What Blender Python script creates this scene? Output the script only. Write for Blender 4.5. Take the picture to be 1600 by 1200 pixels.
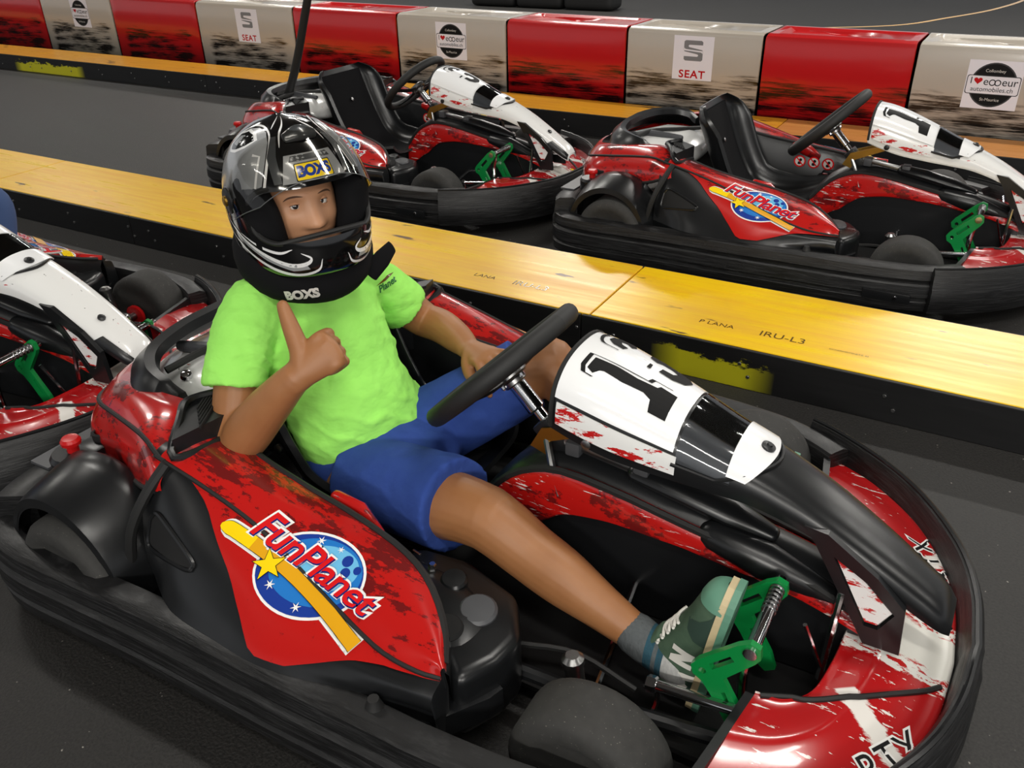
import bpy, bmesh, math, random
import numpy as np
from math import sin, cos, pi, radians as R, sqrt
from mathutils import Vector, Matrix
from mathutils.bvhtree import BVHTree
from mathutils.geometry import tessellate_polygon
random.seed(4)
for o in list(bpy.data.objects): bpy.data.objects.remove(o, do_unlink=True)
SC = bpy.context.scene
COL = SC.collection

# ------------------------------------------------------------------ camera, world, lights, exposure
RT = Vector((.8690, .4945, -.0190)); UP = Vector((-.2313, .4403, .8675)); BK = Vector((.4378, -.7495, .4966))
cd = bpy.data.cameras.new('camera'); cam = bpy.data.objects.new('camera', cd); COL.objects.link(cam)
pp, yy, rr = R(29.77), R(30.29), R(-1.275)
fw = Vector((-sin(yy)*cos(pp), cos(yy)*cos(pp), -sin(pp))); rt0 = Vector((cos(yy), sin(yy), 0)); up0 = rt0.cross(fw)
RT = rt0*cos(rr)+up0*sin(rr); UP = -rt0*sin(rr)+up0*cos(rr); BK = -fw
cam.matrix_world = Matrix(((RT.x, UP.x, BK.x, 0), (RT.y, UP.y, BK.y, 0), (RT.z, UP.z, BK.z, 1.35), (0, 0, 0, 1)))
cd.sensor_width = 36; cd.lens = 1340*36/1600; cd.clip_start = .05
SC.camera = cam
w = bpy.data.worlds.new('world'); SC.world = w; w.use_nodes = True
w.node_tree.nodes['Background'].inputs[0].default_value = (.95, .97, 1, 1)
w.node_tree.nodes['Background'].inputs[1].default_value = .38
def area(name, loc, sx, sy, power, rot=(0, 0, 0), col=(1, .965, .90)):
    l = bpy.data.lights.new(name, 'AREA'); l.shape = 'RECTANGLE'; l.size = sx; l.size_y = sy; l.energy = power; l.color = col
    o = bpy.data.objects.new(name, l); o.location = loc; o.rotation_euler = rot; COL.objects.link(o)
for ix, x in enumerate((-10.5, -5.2, 0.2, 5.0)):
    for y, p in ((-2.6, 20), (2.3, 40), (6.6, 56), (11.0, 130)):
        area('ceiling_tube', (x, y, 4.1), 1.9, .22, p)
area('ceiling_tube', (.8, -.6, 3.9), 1.9, .22, 34)
for lx, ly, rz in ((.9, -4.6, -.1), (3.9, -3.8, .55)): area('front_fill', (lx, ly, 2.9), 1.9, .3, 80, (R(72), 0, rz))  # unseen fill lights, added to brighten the driver's face and torso from the front
SC.view_settings.view_transform = 'Standard'; SC.view_settings.look = 'None'
SC.view_settings.gamma = 1; SC.view_settings.use_curve_mapping = False
SC.view_settings.exposure = .56

# ------------------------------------------------------------------ materials
def lin(r, g, b): return tuple(((c/255+.055)/1.055)**2.4 if c > 10 else c/255/12.92 for c in (r, g, b))+(1,)
class NT:
    def __init__(s, name):
        s.m = bpy.data.materials.new(name); s.m.use_nodes = True; s.t = s.m.node_tree
        s.b = s.t.nodes['Principled BSDF']; s.tc = None
    def n(s, typ, **kw):
        x = s.t.nodes.new(typ)
        for k, v in kw.items(): setattr(x, k, v)
        return x
    def l(s, a, b): s.t.links.new(a, b)
    def co(s, scale=(1, 1, 1)):
        if not s.tc: s.tc = s.n('ShaderNodeTexCoord')
        mp = s.n('ShaderNodeMapping'); mp.inputs['Scale'].default_value = scale
        s.l(s.tc.outputs['Object'], mp.inputs['Vector']); return mp.outputs[0]
    def noise(s, scale, detail=4, sc=(1, 1, 1), rough=.5):
        x = s.n('ShaderNodeTexNoise'); x.inputs['Scale'].default_value = scale; x.inputs['Detail'].default_value = detail
        x.inputs['Roughness'].default_value = rough
        s.l(s.co(sc), x.inputs['Vector']); return x.outputs['Fac']
    def ramp(s, fac, stops, const=False):
        r = s.n('ShaderNodeValToRGB'); cr = r.color_ramp
        if const: cr.interpolation = 'CONSTANT'
        while len(cr.elements) < len(stops): cr.elements.new(.5)
        for e, (p, c) in zip(cr.elements, stops):
            e.position = p; e.color = c if len(c) == 4 else tuple(c)+(1,)
        s.l(fac, r.inputs[0]); return r.outputs[0]
    def gray(s, fac, a, b):
        x = s.n('ShaderNodeMapRange'); s.l(fac, x.inputs[0]); x.inputs[1].default_value = a; x.inputs[2].default_value = b; return x.outputs[0]
    def mix(s, fac, a, b):
        x = s.n('ShaderNodeMix', data_type='RGBA')
        if isinstance(fac, (int, float)): x.inputs[0].default_value = fac
        else: s.l(fac, x.inputs[0])
        for i, v in ((6, a), (7, b)):
            if isinstance(v, tuple): x.inputs[i].default_value = v
            else: s.l(v, x.inputs[i])
        return x.outputs[2]
    def math(s, op, a, b=0., c=None):
        x = s.n('ShaderNodeMath', operation=op)
        for i, v in enumerate((a, b) if c is None else (a, b, c)):
            if isinstance(v, (int, float)): x.inputs[i].default_value = v
            else: s.l(v, x.inputs[i])
        return x.outputs[0]
    def xyz(s):
        x = s.n('ShaderNodeSeparateXYZ'); s.l(s.co(), x.inputs[0]); return x.outputs
    def col(s, c):
        if isinstance(c, tuple): s.b.inputs['Base Color'].default_value = c
        else: s.l(c, s.b.inputs['Base Color'])
        return s
    def pr(s, rough=.5, metal=0, coat=0, spec=.5):
        if isinstance(rough, (int, float)): s.b.inputs['Roughness'].default_value = rough
        else: s.l(rough, s.b.inputs['Roughness'])
        s.b.inputs['Metallic'].default_value = metal; s.b.inputs['Coat Weight'].default_value = coat
        s.b.inputs['Coat Roughness'].default_value = .08; s.b.inputs['Specular IOR Level'].default_value = spec
        return s
    def bump(s, fac, strength=.3, dist=.002):
        x = s.n('ShaderNodeBump'); x.inputs['Strength'].default_value = strength; x.inputs['Distance'].default_value = dist
        s.l(fac, x.inputs['Height']); s.l(x.outputs[0], s.b.inputs['Normal']); return s
def flat(name, c, rough=.5, metal=0, coat=0, spec=.5): return NT(name).col(c).pr(rough, metal, coat, spec).m
M = {}
M['blk'] = flat('black_plastic', lin(22, 23, 25), .38)
t = NT('black_satin_plastic'); n = t.noise(14, 3); t.col(t.mix(n, lin(17, 18, 19), lin(26, 27, 29))).pr(.29); t.bump(t.noise(700, 2), .06, .001); M['sat'] = t.m
t = NT('scuffed_black_bumper'); n = t.noise(9, 6, (1, 1, 9), .65); n2 = t.noise(40, 5, (.25, .25, 6), .7)
t.col(t.mix(t.gray(n2, .50, .78), t.mix(n, lin(10, 10, 11), lin(21, 21, 22)), lin(56, 56, 57))).pr(t.ramp(n, [(.3, (.28,)*3), (.7, (.6,)*3)])); t.bump(n2, .35, .004); M['bump'] = t.m
M['gry'] = flat('dark_grey_plastic', lin(72, 73, 76), .42)
M['mid'] = flat('grey_plastic_cap', lin(86, 88, 90), .5)
M['rub'] = NT('black_rubber').col(lin(24, 24, 24)).pr(.62).m
t = NT('tyre_rubber'); n = t.noise(60, 5); n2 = t.noise(260, 2); t.col(t.mix(t.gray(n2, .70, .76), t.mix(n, lin(38, 38, 37), lin(56, 55, 53)), lin(120, 116, 108))).pr(.78); t.bump(n, .2, .002); M['tyre'] = t.m
M['void'] = flat('matt_black', lin(9, 9, 10), .8)
M['cloth'] = flat('black_cloth', lin(20, 20, 22), .95, spec=.15)
M['chr'] = flat('chrome', lin(205, 205, 208), .12, 1)
M['stl'] = flat('brushed_steel', lin(150, 150, 150), .3, 1)
M['brass'] = flat('zinc_yellow_steel', lin(190, 150, 70), .35, 1)
M['grn'] = flat('green_painted_metal', lin(10, 132, 62), .32, 0, .4)
M['redp'] = flat('red_button_plastic', lin(185, 20, 22), .3)
def red_livery(name, streak=0.0, seed=0, wx=1., pod=False):
    t = NT(name); mp = t.co((1, 1.6, 1.6))
    a = t.noise(6.5, 9, (1+seed, 2.2, 2.2), .72); b = t.noise(55, 4, (1, 1, 1), .6)
    k = t.math('ADD', a, t.math('MULTIPLY', t.math('SUBTRACT', b, .5), .22))
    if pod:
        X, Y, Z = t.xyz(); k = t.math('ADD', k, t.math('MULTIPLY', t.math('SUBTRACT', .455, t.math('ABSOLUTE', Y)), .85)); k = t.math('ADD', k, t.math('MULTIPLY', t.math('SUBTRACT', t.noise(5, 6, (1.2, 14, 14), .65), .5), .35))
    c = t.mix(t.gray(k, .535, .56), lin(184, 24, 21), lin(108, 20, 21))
    c = t.mix(t.math('MULTIPLY', t.gray(b, .66, .70), .6), c, lin(84, 18, 20))
    if streak:
        d = t.noise(5, 6, (2.2*wx, 26, 26), .6); e = t.noise(8, 2, (1, 1, 1))
        dd = t.math('ADD', d, t.math('MULTIPLY', t.math('SUBTRACT', e, .5), .35))
        c = t.mix(t.gray(dd, streak, streak+.015), c, lin(228, 222, 215))
    t.col(c).pr(.22, 0, .7); return t.m
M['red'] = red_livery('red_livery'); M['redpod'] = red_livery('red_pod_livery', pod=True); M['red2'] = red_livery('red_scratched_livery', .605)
def white_livery(name, rth=.66, bth=.72, base=(238, 238, 236)):
    t = NT(name); d = t.noise(5, 8, (3, 11, 11), .68); e = t.noise(70, 3, (.5, 1, 1), .6)
    c = t.mix(t.gray(d, rth, rth+.012), lin(*base), lin(192, 26, 26))
    c = t.mix(t.gray(e, bth, bth+.02), c, lin(40, 36, 36))
    t.col(c).pr(.2, 0, .6); return t.m
M['wht'] = white_livery('white_livery', .665, .70); M['whr'] = white_livery('white_livery_red_splatter', .528, .76); M['whp'] = white_livery('white_panel', .76, .80, (244, 245, 246))
# nose panel: white middle, red outside, streaks
t = NT('nose_livery'); X, Y, Z = t.xyz(); ay = t.math('ABSOLUTE', Y)
nz = t.noise(7, 8, (2.5, 9, 9), .7); st = t.noise(4, 6, (3.5, 22, 22), .6)
d = t.math('ADD', ay, t.math('MULTIPLY', t.math('SUBTRACT', nz, .5), .05))
zone = t.gray(d, .083, .085)
whit = t.mix(t.gray(t.noise(5, 8, (5, 16, 16), .65), .53, .54), lin(236, 234, 228), lin(190, 28, 26))
whit = t.mix(t.gray(d, .045, .052), lin(232, 230, 222), whit)
redd = t.mix(t.gray(st, .63, .64), lin(172, 20, 23), lin(232, 226, 220))
s_ = t.math('SUBTRACT', t.math('MULTIPLY', X, .65), t.math('MULTIPLY', d, .76))
fold_ = t.math('SUBTRACT', ay, t.math('SUBTRACT', .752, t.math('MULTIPLY', X, .731)))
band = t.math('MULTIPLY', t.math('MULTIPLY', t.gray(s_, .352, .356), t.gray(t.math('SUBTRACT', .392, s_), 0, .004)), t.gray(fold_, 0, .004))
redd = t.mix(band, redd, lin(232, 228, 222))
t.col(t.mix(zone, whit, redd)).pr(.22, 0, .6); M['nose'] = t.m
# setting
t = NT('asphalt'); n = t.noise(170, 6); n2 = t.noise(1.1, 5); n3 = t.noise(60, 2)
v = t.n('ShaderNodeTexVoronoi'); v.inputs['Scale'].default_value = 55; t.l(t.co(), v.inputs['Vector'])
speck = t.math('MULTIPLY', t.gray(t.math('SUBTRACT', .16, v.outputs['Distance']), 0, .06), t.gray(n3, .62, .66))
c = t.mix(n2, lin(32, 30, 28), lin(50, 48, 46)); c = t.mix(t.gray(n, .35, .7), lin(23, 22, 21), c); c = t.mix(speck, c, lin(165, 160, 152))
t.col(c).pr(.6); t.bump(n, .5, .004); M['asph'] = t.m
def wood(name, a, b, sc=1.):
    t = NT(name); g = t.noise(3*sc, 6, (.7, 11, 11), .6); g2 = t.noise(12, 4, (.4, 30, 30), .6); kn = t.noise(6, 3, (.8, 3.2, 3.2), .5); wr = t.noise(1.3, 5, (1, 2, 1), .6)
    c = t.mix(t.gray(g, .35, .68), a, b); c = t.mix(t.math('MULTIPLY', t.gray(g2, .5, .75), .35), c, lin(176, 118, 26))
    c = t.mix(t.math('MULTIPLY', t.gray(wr, .5, .75), .5), c, lin(196, 138, 62))
    c = t.mix(t.gray(kn, .70, .74), c, lin(92, 58, 16)); t.col(c).pr(t.ramp(g, [(.2, (.24,)*3), (.8, (.36,)*3)])); t.bump(g2, .08, .001); return t.m
M['woodA'] = wood('yellow_board', lin(238, 196, 36), lin(226, 168, 28)); M['woodB'] = wood('bright_yellow_board', lin(246, 206, 8), lin(236, 182, 12)); M['woodC'] = wood('orange_board', lin(232, 168, 44), lin(214, 146, 40)); M['woodD'] = wood('pale_brown_board', lin(212, 148, 86), lin(196, 130, 70))
def sideboard(name, x0, x1):
    t = NT(name); X, Y, Z = t.xyz(); n = t.noise(7, 6, (1, 1, 3), .7)
    m = t.math('MULTIPLY', t.gray(X, x0-.05, x0+.05), t.gray(t.math('SUBTRACT', x1, X), -.05, .05))
    m = t.math('MULTIPLY', m, t.gray(t.math('SUBTRACT', t.math('MULTIPLY', n, .17), Z), -.003, .006))
    k = t.noise(12, 5, (.4, 1, 7)); t.col(t.mix(m, t.mix(k, lin(13, 13, 14), lin(30, 30, 31)), lin(196, 190, 30))).pr(.5, spec=.35); return t.m
M['sideN'] = sideboard('black_side_board', -.80, -.50); M['sideF'] = sideboard('black_far_side_board', -8.2, -7.3)
def barrier(name, c0, dark):
    t = NT(name); X, Y, Z = t.xyz(); n = t.noise(3.0, 6, (.7, 3, 6), .6); e = t.noise(24, 6, (.10, 1, 4.0), .7)
    k = t.math('ADD', n, t.math('MULTIPLY', t.math('SUBTRACT', e, .5), .55))
    hz = t.math('MULTIPLY', t.gray(t.math('SUBTRACT', .40, Z), .0, .12), .16)
    ed = t.math('MULTIPLY', t.gray(t.math('ABSOLUTE', X), .2, .45), .05)
    m = t.gray(t.math('ADD', k, t.math('ADD', hz, ed)), .60, .73)
    m = t.math('MULTIPLY', m, t.gray(t.math('SUBTRACT', .375, Z), 0, .035))
    m = t.math('MULTIPLY', m, t.gray(t.math('ADD', t.math('SUBTRACT', .46, t.math('ABSOLUTE', X)), t.math('MULTIPLY', t.math('SUBTRACT', n, .5), .35)), 0, .06))
    t.col(t.mix(m, c0, dark)).pr(.24, 0, .25); return t.m
M['barR'] = barrier('red_plastic_block', lin(190, 26, 30), lin(42, 14, 16)); M['barW'] = barrier('white_plastic_block', lin(186, 177, 165), lin(34, 31, 28))
# person
t = NT('skin'); n = t.noise(22, 5); t.col(t.mix(n, lin(148, 97, 58), lin(166, 114, 72))).pr(.48); t.b.inputs['Subsurface Weight'].default_value = .06; t.b.inputs['Subsurface Radius'].default_value = (.012, .005, .003); t.bump(t.noise(300, 3), .06, .001); M['skin'] = t.m
t = NT('skin_face'); n = t.noise(22, 5); t.col(t.mix(n, lin(186, 134, 100), lin(200, 148, 112))).pr(.48); M['face'] = t.m
t = NT('lime_green_jersey'); t.col(t.mix(t.noise(30, 4), lin(160, 240, 104), lin(170, 247, 114))).pr(.9, spec=.2); t.bump(t.math('ADD', t.noise(13, 3, (1, 1, 1.6)), t.math('MULTIPLY', t.noise(900, 2), .03)), .55, .02); M['shirt'] = t.m
t = NT('blue_cotton'); t.col(t.mix(t.noise(40, 5), lin(44, 68, 140), lin(54, 80, 152))).pr(.88, spec=.2); t.bump(t.math('ADD', t.noise(14, 4), t.math('MULTIPLY', t.noise(900, 2), .03)), .5, .015); M['shorts'] = t.m
M['shirt2'] = flat('grey_jersey', lin(120, 124, 130), .9); M['jean'] = flat('faded_blue_denim', lin(62, 84, 128), .9)
M['hblk'] = flat('helmet_black', lin(10, 10, 11), .12, 0, .6); M['hgry'] = flat('helmet_silver', lin(150, 152, 154), .22, 0, .6); M['hwht'] = flat('helmet_white', lin(232, 232, 232), .2, 0, .5); M['hdk'] = flat('helmet_dark_grey', lin(66, 68, 70), .25, .2, .5)
t = NT('clear_visor'); tr = t.n('ShaderNodeBsdfTransparent'); tr.inputs[0].default_value = (.90, .89, .86, 1); gl = t.n('ShaderNodeBsdfGlossy'); gl.inputs['Roughness'].default_value = .04
fr = t.n('ShaderNodeFresnel'); fr.inputs[0].default_value = 1.5; ms = t.n('ShaderNodeMixShader'); t.l(fr.outputs[0], ms.inputs[0]); t.l(tr.outputs[0], ms.inputs[1]); t.l(gl.outputs[0], ms.inputs[2])
t.l(ms.outputs[0], t.t.nodes['Material Output'].inputs[0]); M['visor'] = t.m
t = NT('clear_window'); tr = t.n('ShaderNodeBsdfTransparent'); tr.inputs[0].default_value = (.90, .91, .92, 1); gl = t.n('ShaderNodeBsdfGlossy'); gl.inputs['Roughness'].default_value = .06
fr = t.n('ShaderNodeFresnel'); fr.inputs[0].default_value = 1.5; ms = t.n('ShaderNodeMixShader'); t.l(fr.outputs[0], ms.inputs[0]); t.l(tr.outputs[0], ms.inputs[1]); t.l(gl.outputs[0], ms.inputs[2])
t.l(ms.outputs[0], t.t.nodes['Material Output'].inputs[0]); M['window'] = t.m
M['eyew'] = flat('eye_white', lin(225, 220, 214), .2); M['iris'] = flat('dark_iris', lin(28, 18, 14), .12); M['brow'] = flat('dark_brow', lin(84, 56, 40), .8); M['lip'] = flat('lip', lin(170, 96, 84), .5)
t = NT('green_suede'); t.col(t.mix(t.noise(60, 4), lin(60, 84, 68), lin(84, 104, 84))).pr(.95, spec=.2); M['suede'] = t.m
M['sgrn'] = flat('green_rubber_sole', lin(92, 140, 118), .55); M['scrm'] = flat('cream_sole', lin(198, 180, 142), .6); M['swht'] = flat('shoe_white', lin(222, 220, 212), .6); M['snav'] = flat('shoe_tongue_label', lin(34, 50, 62), .7); M['sdgr'] = flat('dark_green_shoe', lin(40, 62, 52), .8)
t = NT('striped_knit_sock'); X, Y, Z = t.xyz(); wv = t.noise(160, 2, (1, 1, .3))
c = t.ramp(X, [(.0, lin(96, 100, 102)), (.452, lin(44, 84, 100)), (.466, lin(96, 102, 104)), (.474, lin(44, 84, 100)), (.488, lin(190, 190, 188))], True)
t.col(t.mix(t.math('MULTIPLY', wv, .5), c, lin(60, 66, 68))).pr(.95, spec=.1); t.bump(wv, .6, .004); M['sock'] = t.m
# flat print inks
INK = dict(k=lin(14, 14, 15), w=lin(244, 243, 240), r=lin(214, 24, 28), y=lin(250, 214, 14), o=lin(226, 164, 24), b=lin(28, 44, 150), n=lin(24, 36, 110), g=lin(150, 150, 152), d=lin(70, 70, 72), h=lin(190, 24, 30), br=lin(96, 70, 20), s=lin(128, 128, 130), l=lin(214, 210, 204), gr=lin(40, 110, 60), pl=lin(236, 232, 238))
for k, v in INK.items(): M['ink_'+k] = flat('print_'+k, v, .25 if k != 'k' else .6, 0, .4 if k != 'k' else 0, .5 if k != 'k' else .2)
for k, v in (('lb', lin(112, 190, 232)), ('mb', lin(38, 120, 200)), ('db', lin(30, 60, 150))): M['ink_'+k] = flat('print_'+k, v, .22, 0, .5)

# ------------------------------------------------------------------ mesh helpers
def V(*a): return np.array(a, float)
def nrm(v): v = np.asarray(v, float); return v/(np.linalg.norm(v)+1e-12)
def obj(name, vf, mat, parent=None, sharp=35, smooth=True, fmat=None, loc=None):
    verts, faces = vf
    me = bpy.data.meshes.new(name); me.from_pydata([tuple(map(float, v)) for v in verts], [], [tuple(map(int, f)) for f in faces])
    for m in (mat if isinstance(mat, (list, tuple)) else [mat]): me.materials.append(m if not isinstance(m, str) else M[m])
    if fmat is not None: me.polygons.foreach_set('material_index', np.array(fmat, np.int32))
    bm = bmesh.new(); bm.from_mesh(me); bmesh.ops.recalc_face_normals(bm, faces=bm.faces[:]); bm.to_mesh(me); bm.free()
    if smooth:
        me.polygons.foreach_set('use_smooth', [True]*len(me.polygons))
        if sharp: me.set_sharp_from_angle(angle=R(sharp))
    o = bpy.data.objects.new(name, me); COL.objects.link(o)
    if parent: o.parent = parent
    if loc is not None: o.location = loc
    return o
def join(*vfs):
    vs, fs, k = [], [], 0
    for v, f in vfs:
        vs += [tuple(p) for p in v]; fs += [tuple(i+k for i in q) for q in f]; k += len(v)
    return vs, fs
def crs(P, n):
    P = np.asarray(P, float); k = len(P)
    if k < 3: return np.array([P[0]+(P[-1]-P[0])*t for t in np.linspace(0, 1, n)])
    E = np.vstack([2*P[0]-P[1], P, 2*P[-1]-P[-2]]); out = []
    for t in np.linspace(0, k-1, n):
        i = min(int(t), k-2); u = t-i; a, b, c, d = E[i], E[i+1], E[i+2], E[i+3]
        out.append(.5*((2*b)+(-a+c)*u+(2*a-5*b+4*c-d)*u*u+(-a+3*b-3*c+d)*u**3))
    return np.array(out)
def grid(G, closed=False, cap=False):
    G = np.asarray(G, float); a, b = G.shape[:2]; vs = G.reshape(-1, 3); fs = []
    for i in range(a-1):
        for j in range(b if closed else b-1):
            j2 = (j+1) % b; fs.append((i*b+j, i*b+j2, (i+1)*b+j2, (i+1)*b+j))
    if cap and closed: fs.append(tuple(range(b))[::-1]); fs.append(tuple((a-1)*b+j for j in range(b)))
    return list(vs), fs
def loftG(secs, nu, nv):
    S = np.array([crs(s, nv) for s in secs]); return np.array([crs(S[:, j], nu) for j in range(nv)]).transpose(1, 0, 2)
def loft(secs, nu, nv, closed=False, cap=False):
    if closed:
        S = []
        for s in secs:
            s = list(s); m = len(s); S.append(crs(s[-2:]+s+s[:3], 8*(m+4)+1)[16:16+8*m:max(1, 8*m//nv)])
        S = np.array(S); G = np.array([crs(S[:, j], nu) for j in range(S.shape[1])]).transpose(1, 0, 2)
        return grid(G, True, cap)
    return grid(loftG(secs, nu, nv))
def tube(path, r, n=8, sub=0, closed=False, ref=None, flat_=1.):
    P = crs(path, sub) if sub else np.asarray(path, float)
    k = len(P); rs = np.interp(np.linspace(0, 1, k), np.linspace(0, 1, len(r)), r) if hasattr(r, '__len__') else np.full(k, r)
    T = np.gradient(P, axis=0); a = nrm(ref) if ref is not None else (V(0, 0, 1) if abs(nrm(T[0])[2]) < .9 else V(1, 0, 0)); G = []
    for i in range(k):
        t = nrm(T[i]); a = nrm(a-t*a.dot(t)); b = np.cross(t, a)
        G.append([P[i]+rs[i]*(a*cos(q)*flat_+b*sin(q)) for q in np.arange(n)*2*pi/n])
    return grid(G, True, True)
def limb(P, rad, ref=(0, 0, 1), n=20, sub=None, round_=True):
    """tapered tube with round ends; rad items r or (a along ref, b across)"""
    rad = np.array([(r, r) if not hasattr(r, '__len__') else r for r in rad], float); P = np.asarray(P, float)
    if sub: rad = crs(rad, sub); P = crs(P, sub)
    T = np.gradient(P, axis=0); G = []; k = len(P); a = nrm(ref)
    def ring(c, t, ra, rb):
        aa = nrm(a-t*a.dot(t)); bb = np.cross(t, aa); return [c+aa*ra*cos(q)+bb*rb*sin(q) for q in np.arange(n)*2*pi/n]
    t0, t1 = nrm(T[0]), nrm(T[-1])
    if round_:
        for h in (80, 55, 28): G.append(ring(P[0]-t0*min(rad[0])*sin(R(h)), t0, rad[0][0]*cos(R(h)), rad[0][1]*cos(R(h))))
    for i in range(k): G.append(ring(P[i], nrm(T[i]), *rad[i]))
    if round_:
        for h in (28, 55, 80): G.append(ring(P[-1]+t1*min(rad[-1])*sin(R(h)), t1, rad[-1][0]*cos(R(h)), rad[-1][1]*cos(R(h))))
    return grid(G, True, True)
def box(c, s, bev=0., rot=None, seg=2):
    bm = bmesh.new(); bmesh.ops.create_cube(bm, size=1)
    for v in bm.verts: v.co = Vector((v.co.x*s[0], v.co.y*s[1], v.co.z*s[2]))
    if bev: bmesh.ops.bevel(bm, geom=bm.edges[:], offset=bev, segments=seg, affect='EDGES', profile=.6)
    m = Matrix.Translation(Vector(c)) @ (rot.to_4x4() if rot is not None else Matrix()); bm.transform(m)
    bm.verts.index_update(); r = ([tuple(v.co) for v in bm.verts], [tuple(v.index for v in f.verts) for f in bm.faces]); bm.free(); return r
def frame_to(p, x, y, z):
    return Matrix(((x[0], y[0], z[0], p[0]), (x[1], y[1], z[1], p[1]), (x[2], y[2], z[2], p[2]), (0, 0, 0, 1)))
def lathe(prof, n=24, p=(0, 0, 0), axis=(0, 0, 1)):
    z = nrm(axis); x = nrm(np.cross(z, V(1, 0, 0) if abs(z[0]) < .9 else V(0, 1, 0))); y = np.cross(z, x); p = np.asarray(p, float)
    return grid([[p+z*h+r*(x*cos(q)+y*sin(q)) for q in np.arange(n)*2*pi/n] for r, h in prof], True, True)
def cyl(p0, p1, r, n=12, bev=.0):
    d = np.asarray(p1, float)-np.asarray(p0, float); L = np.linalg.norm(d); bev = bev or min(r*.2, L*.2)
    return lathe([(r-bev, 0), (r, bev), (r, L-bev), (r-bev, L)], n, p0, d)
def prism(poly, h, M4, holes=()):
    """2D polygon (+holes) extruded by h along local z, placed with a 4x4 matrix"""
    loops = [poly]+list(holes); flatp = [p for l in loops for p in l]
    tris = tessellate_polygon([[Vector((p[0], p[1], 0)) for p in l] for l in loops]); n = len(flatp)
    vs = [M4 @ Vector((p[0], p[1], 0)) for p in flatp]+[M4 @ Vector((p[0], p[1], h)) for p in flatp]
    fs = [tuple(t) for t in tris]+[tuple(i+n for i in t[::-1]) for t in tris]; k = 0
    for l in loops:
        for i in range(len(l)): j = (i+1) % len(l); fs.append((k+i, k+j, k+j+n, k+i+n))
        k += len(l)
    return [tuple(v) for v in vs], fs
def circ(cx, cy, r, n=16, a0=0): return [(cx+r*cos(a0+q), cy+r*sin(a0+q)) for q in np.arange(n)*2*pi/n]
def rrect(x0, y0, x1, y1, r, n=4):
    out = []
    for cx, cy, a in ((x1-r, y1-r, 0), (x0+r, y1-r, 90), (x0+r, y0+r, 180), (x1-r, y0+r, 270)):
        for k in range(n+1): q = R(a+90*k/n); out.append((cx+r*cos(q), cy+r*sin(q)))
    return out
def strip(path, prof, closed=False):
    """sweep profile of (outward, z) along a plan path; outward is to the right of travel"""
    P = np.asarray(path, float); T = np.gradient(P, axis=0); G = []
    for p, t in zip(P, T):
        t = nrm(t[:2]); o = V(t[1], -t[0]); z0 = p[2] if len(p) > 2 else 0
        G.append([(p[0]+o[0]*a, p[1]+o[1]*a, z0+z) for a, z in prof])
    return grid(G, True, True)
def mesh_vf(me): return [tuple(v.co) for v in me.vertices], [tuple(p.vertices) for p in me.polygons]
def evaluated(vf, setup):
    o = obj('temporary', vf, M['blk']); setup(o); dg = bpy.context.evaluated_depsgraph_get(); dg.update()
    me = bpy.data.meshes.new_from_object(o.evaluated_get(dg)); r = mesh_vf(me); m0 = o.data
    bpy.data.objects.remove(o); bpy.data.meshes.remove(m0); bpy.data.meshes.remove(me); return r
def fuse(parts, voxel=.005, it=6, disp=None):
    def s(o):
        m = o.modifiers.new('r', 'REMESH'); m.mode = 'VOXEL'; m.voxel_size = voxel
        m = o.modifiers.new('s', 'SMOOTH'); m.iterations = it; m.factor = .5
        for tex_scale, strength in (disp or ()):
            tx = bpy.data.textures.new('folds', 'CLOUDS'); tx.noise_scale = tex_scale; tx.noise_depth = 2
            d = o.modifiers.new('d', 'DISPLACE'); d.texture = tx; d.strength = strength; d.mid_level = .5; d.texture_coords = 'LOCAL'
    return evaluated(join(*parts), s)
def boolean(vf, cut):
    c = obj('temporary_cutter', cut, M['blk'])
    def s(o):
        m = o.modifiers.new('b', 'BOOLEAN'); m.operation = 'DIFFERENCE'; m.object = c; m.solver = 'EXACT'
    r = evaluated(vf, s); bpy.data.objects.remove(c); return r
def tag(o, label=None, cat=None, group=None, kind=None):
    if label: o['label'] = label
    if cat: o['category'] = cat
    if group: o['group'] = group
    if kind: o['kind'] = kind
    return o
def empty(name, loc, label, cat, group=None):
    o = bpy.data.objects.new(name, None); COL.objects.link(o); o.location = loc; o.empty_display_size = .1
    return tag(o, label, cat, group)
def copy_tree(o, parent=None, skip=()):
    c = o.copy(); COL.objects.link(c); c.parent = parent
    for ch in o.children:
        if ch.name.split('.')[0] not in skip: copy_tree(ch, c, skip)
    return c
def bevelled(vf, w_, seg=3):
    def f(o):
        m = o.modifiers.new('b', 'BEVEL'); m.width = w_; m.segments = seg; m.limit_method = 'ANGLE'; m.angle_limit = R(20)
    return evaluated(vf, f)
def mirror(vf): return [(v[0], -v[1], v[2]) for v in vf[0]], vf[1]

# ------------------------------------------------------------------ flat print (decals)
FONT = {}
def text_tris(s, size=1., bold=0., shear=0., space=1., align='CENTER'):
    cu = bpy.data.curves.new('t', 'FONT'); cu.body = s; cu.size = size; cu.offset = bold; cu.shear = shear; cu.space_character = space
    cu.align_x = align; cu.align_y = 'CENTER'; cu.resolution_u = 4
    o = bpy.data.objects.new('t', cu); COL.objects.link(o); dg = bpy.context.evaluated_depsgraph_get(); dg.update()
    me = bpy.data.meshes.new_from_object(o.evaluated_get(dg)); r = mesh_vf(me)
    bpy.data.objects.remove(o); bpy.data.curves.remove(cu); bpy.data.meshes.remove(me)
    return [(v[0], v[1]) for v in r[0]], r[1]
def poly_tris(p, holes=()):
    loops = [p]+list(holes); return [q for l in loops for q in l], [tuple(t) for t in tessellate_polygon([[Vector((a, b, 0)) for a, b in l] for l in loops])]
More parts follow.
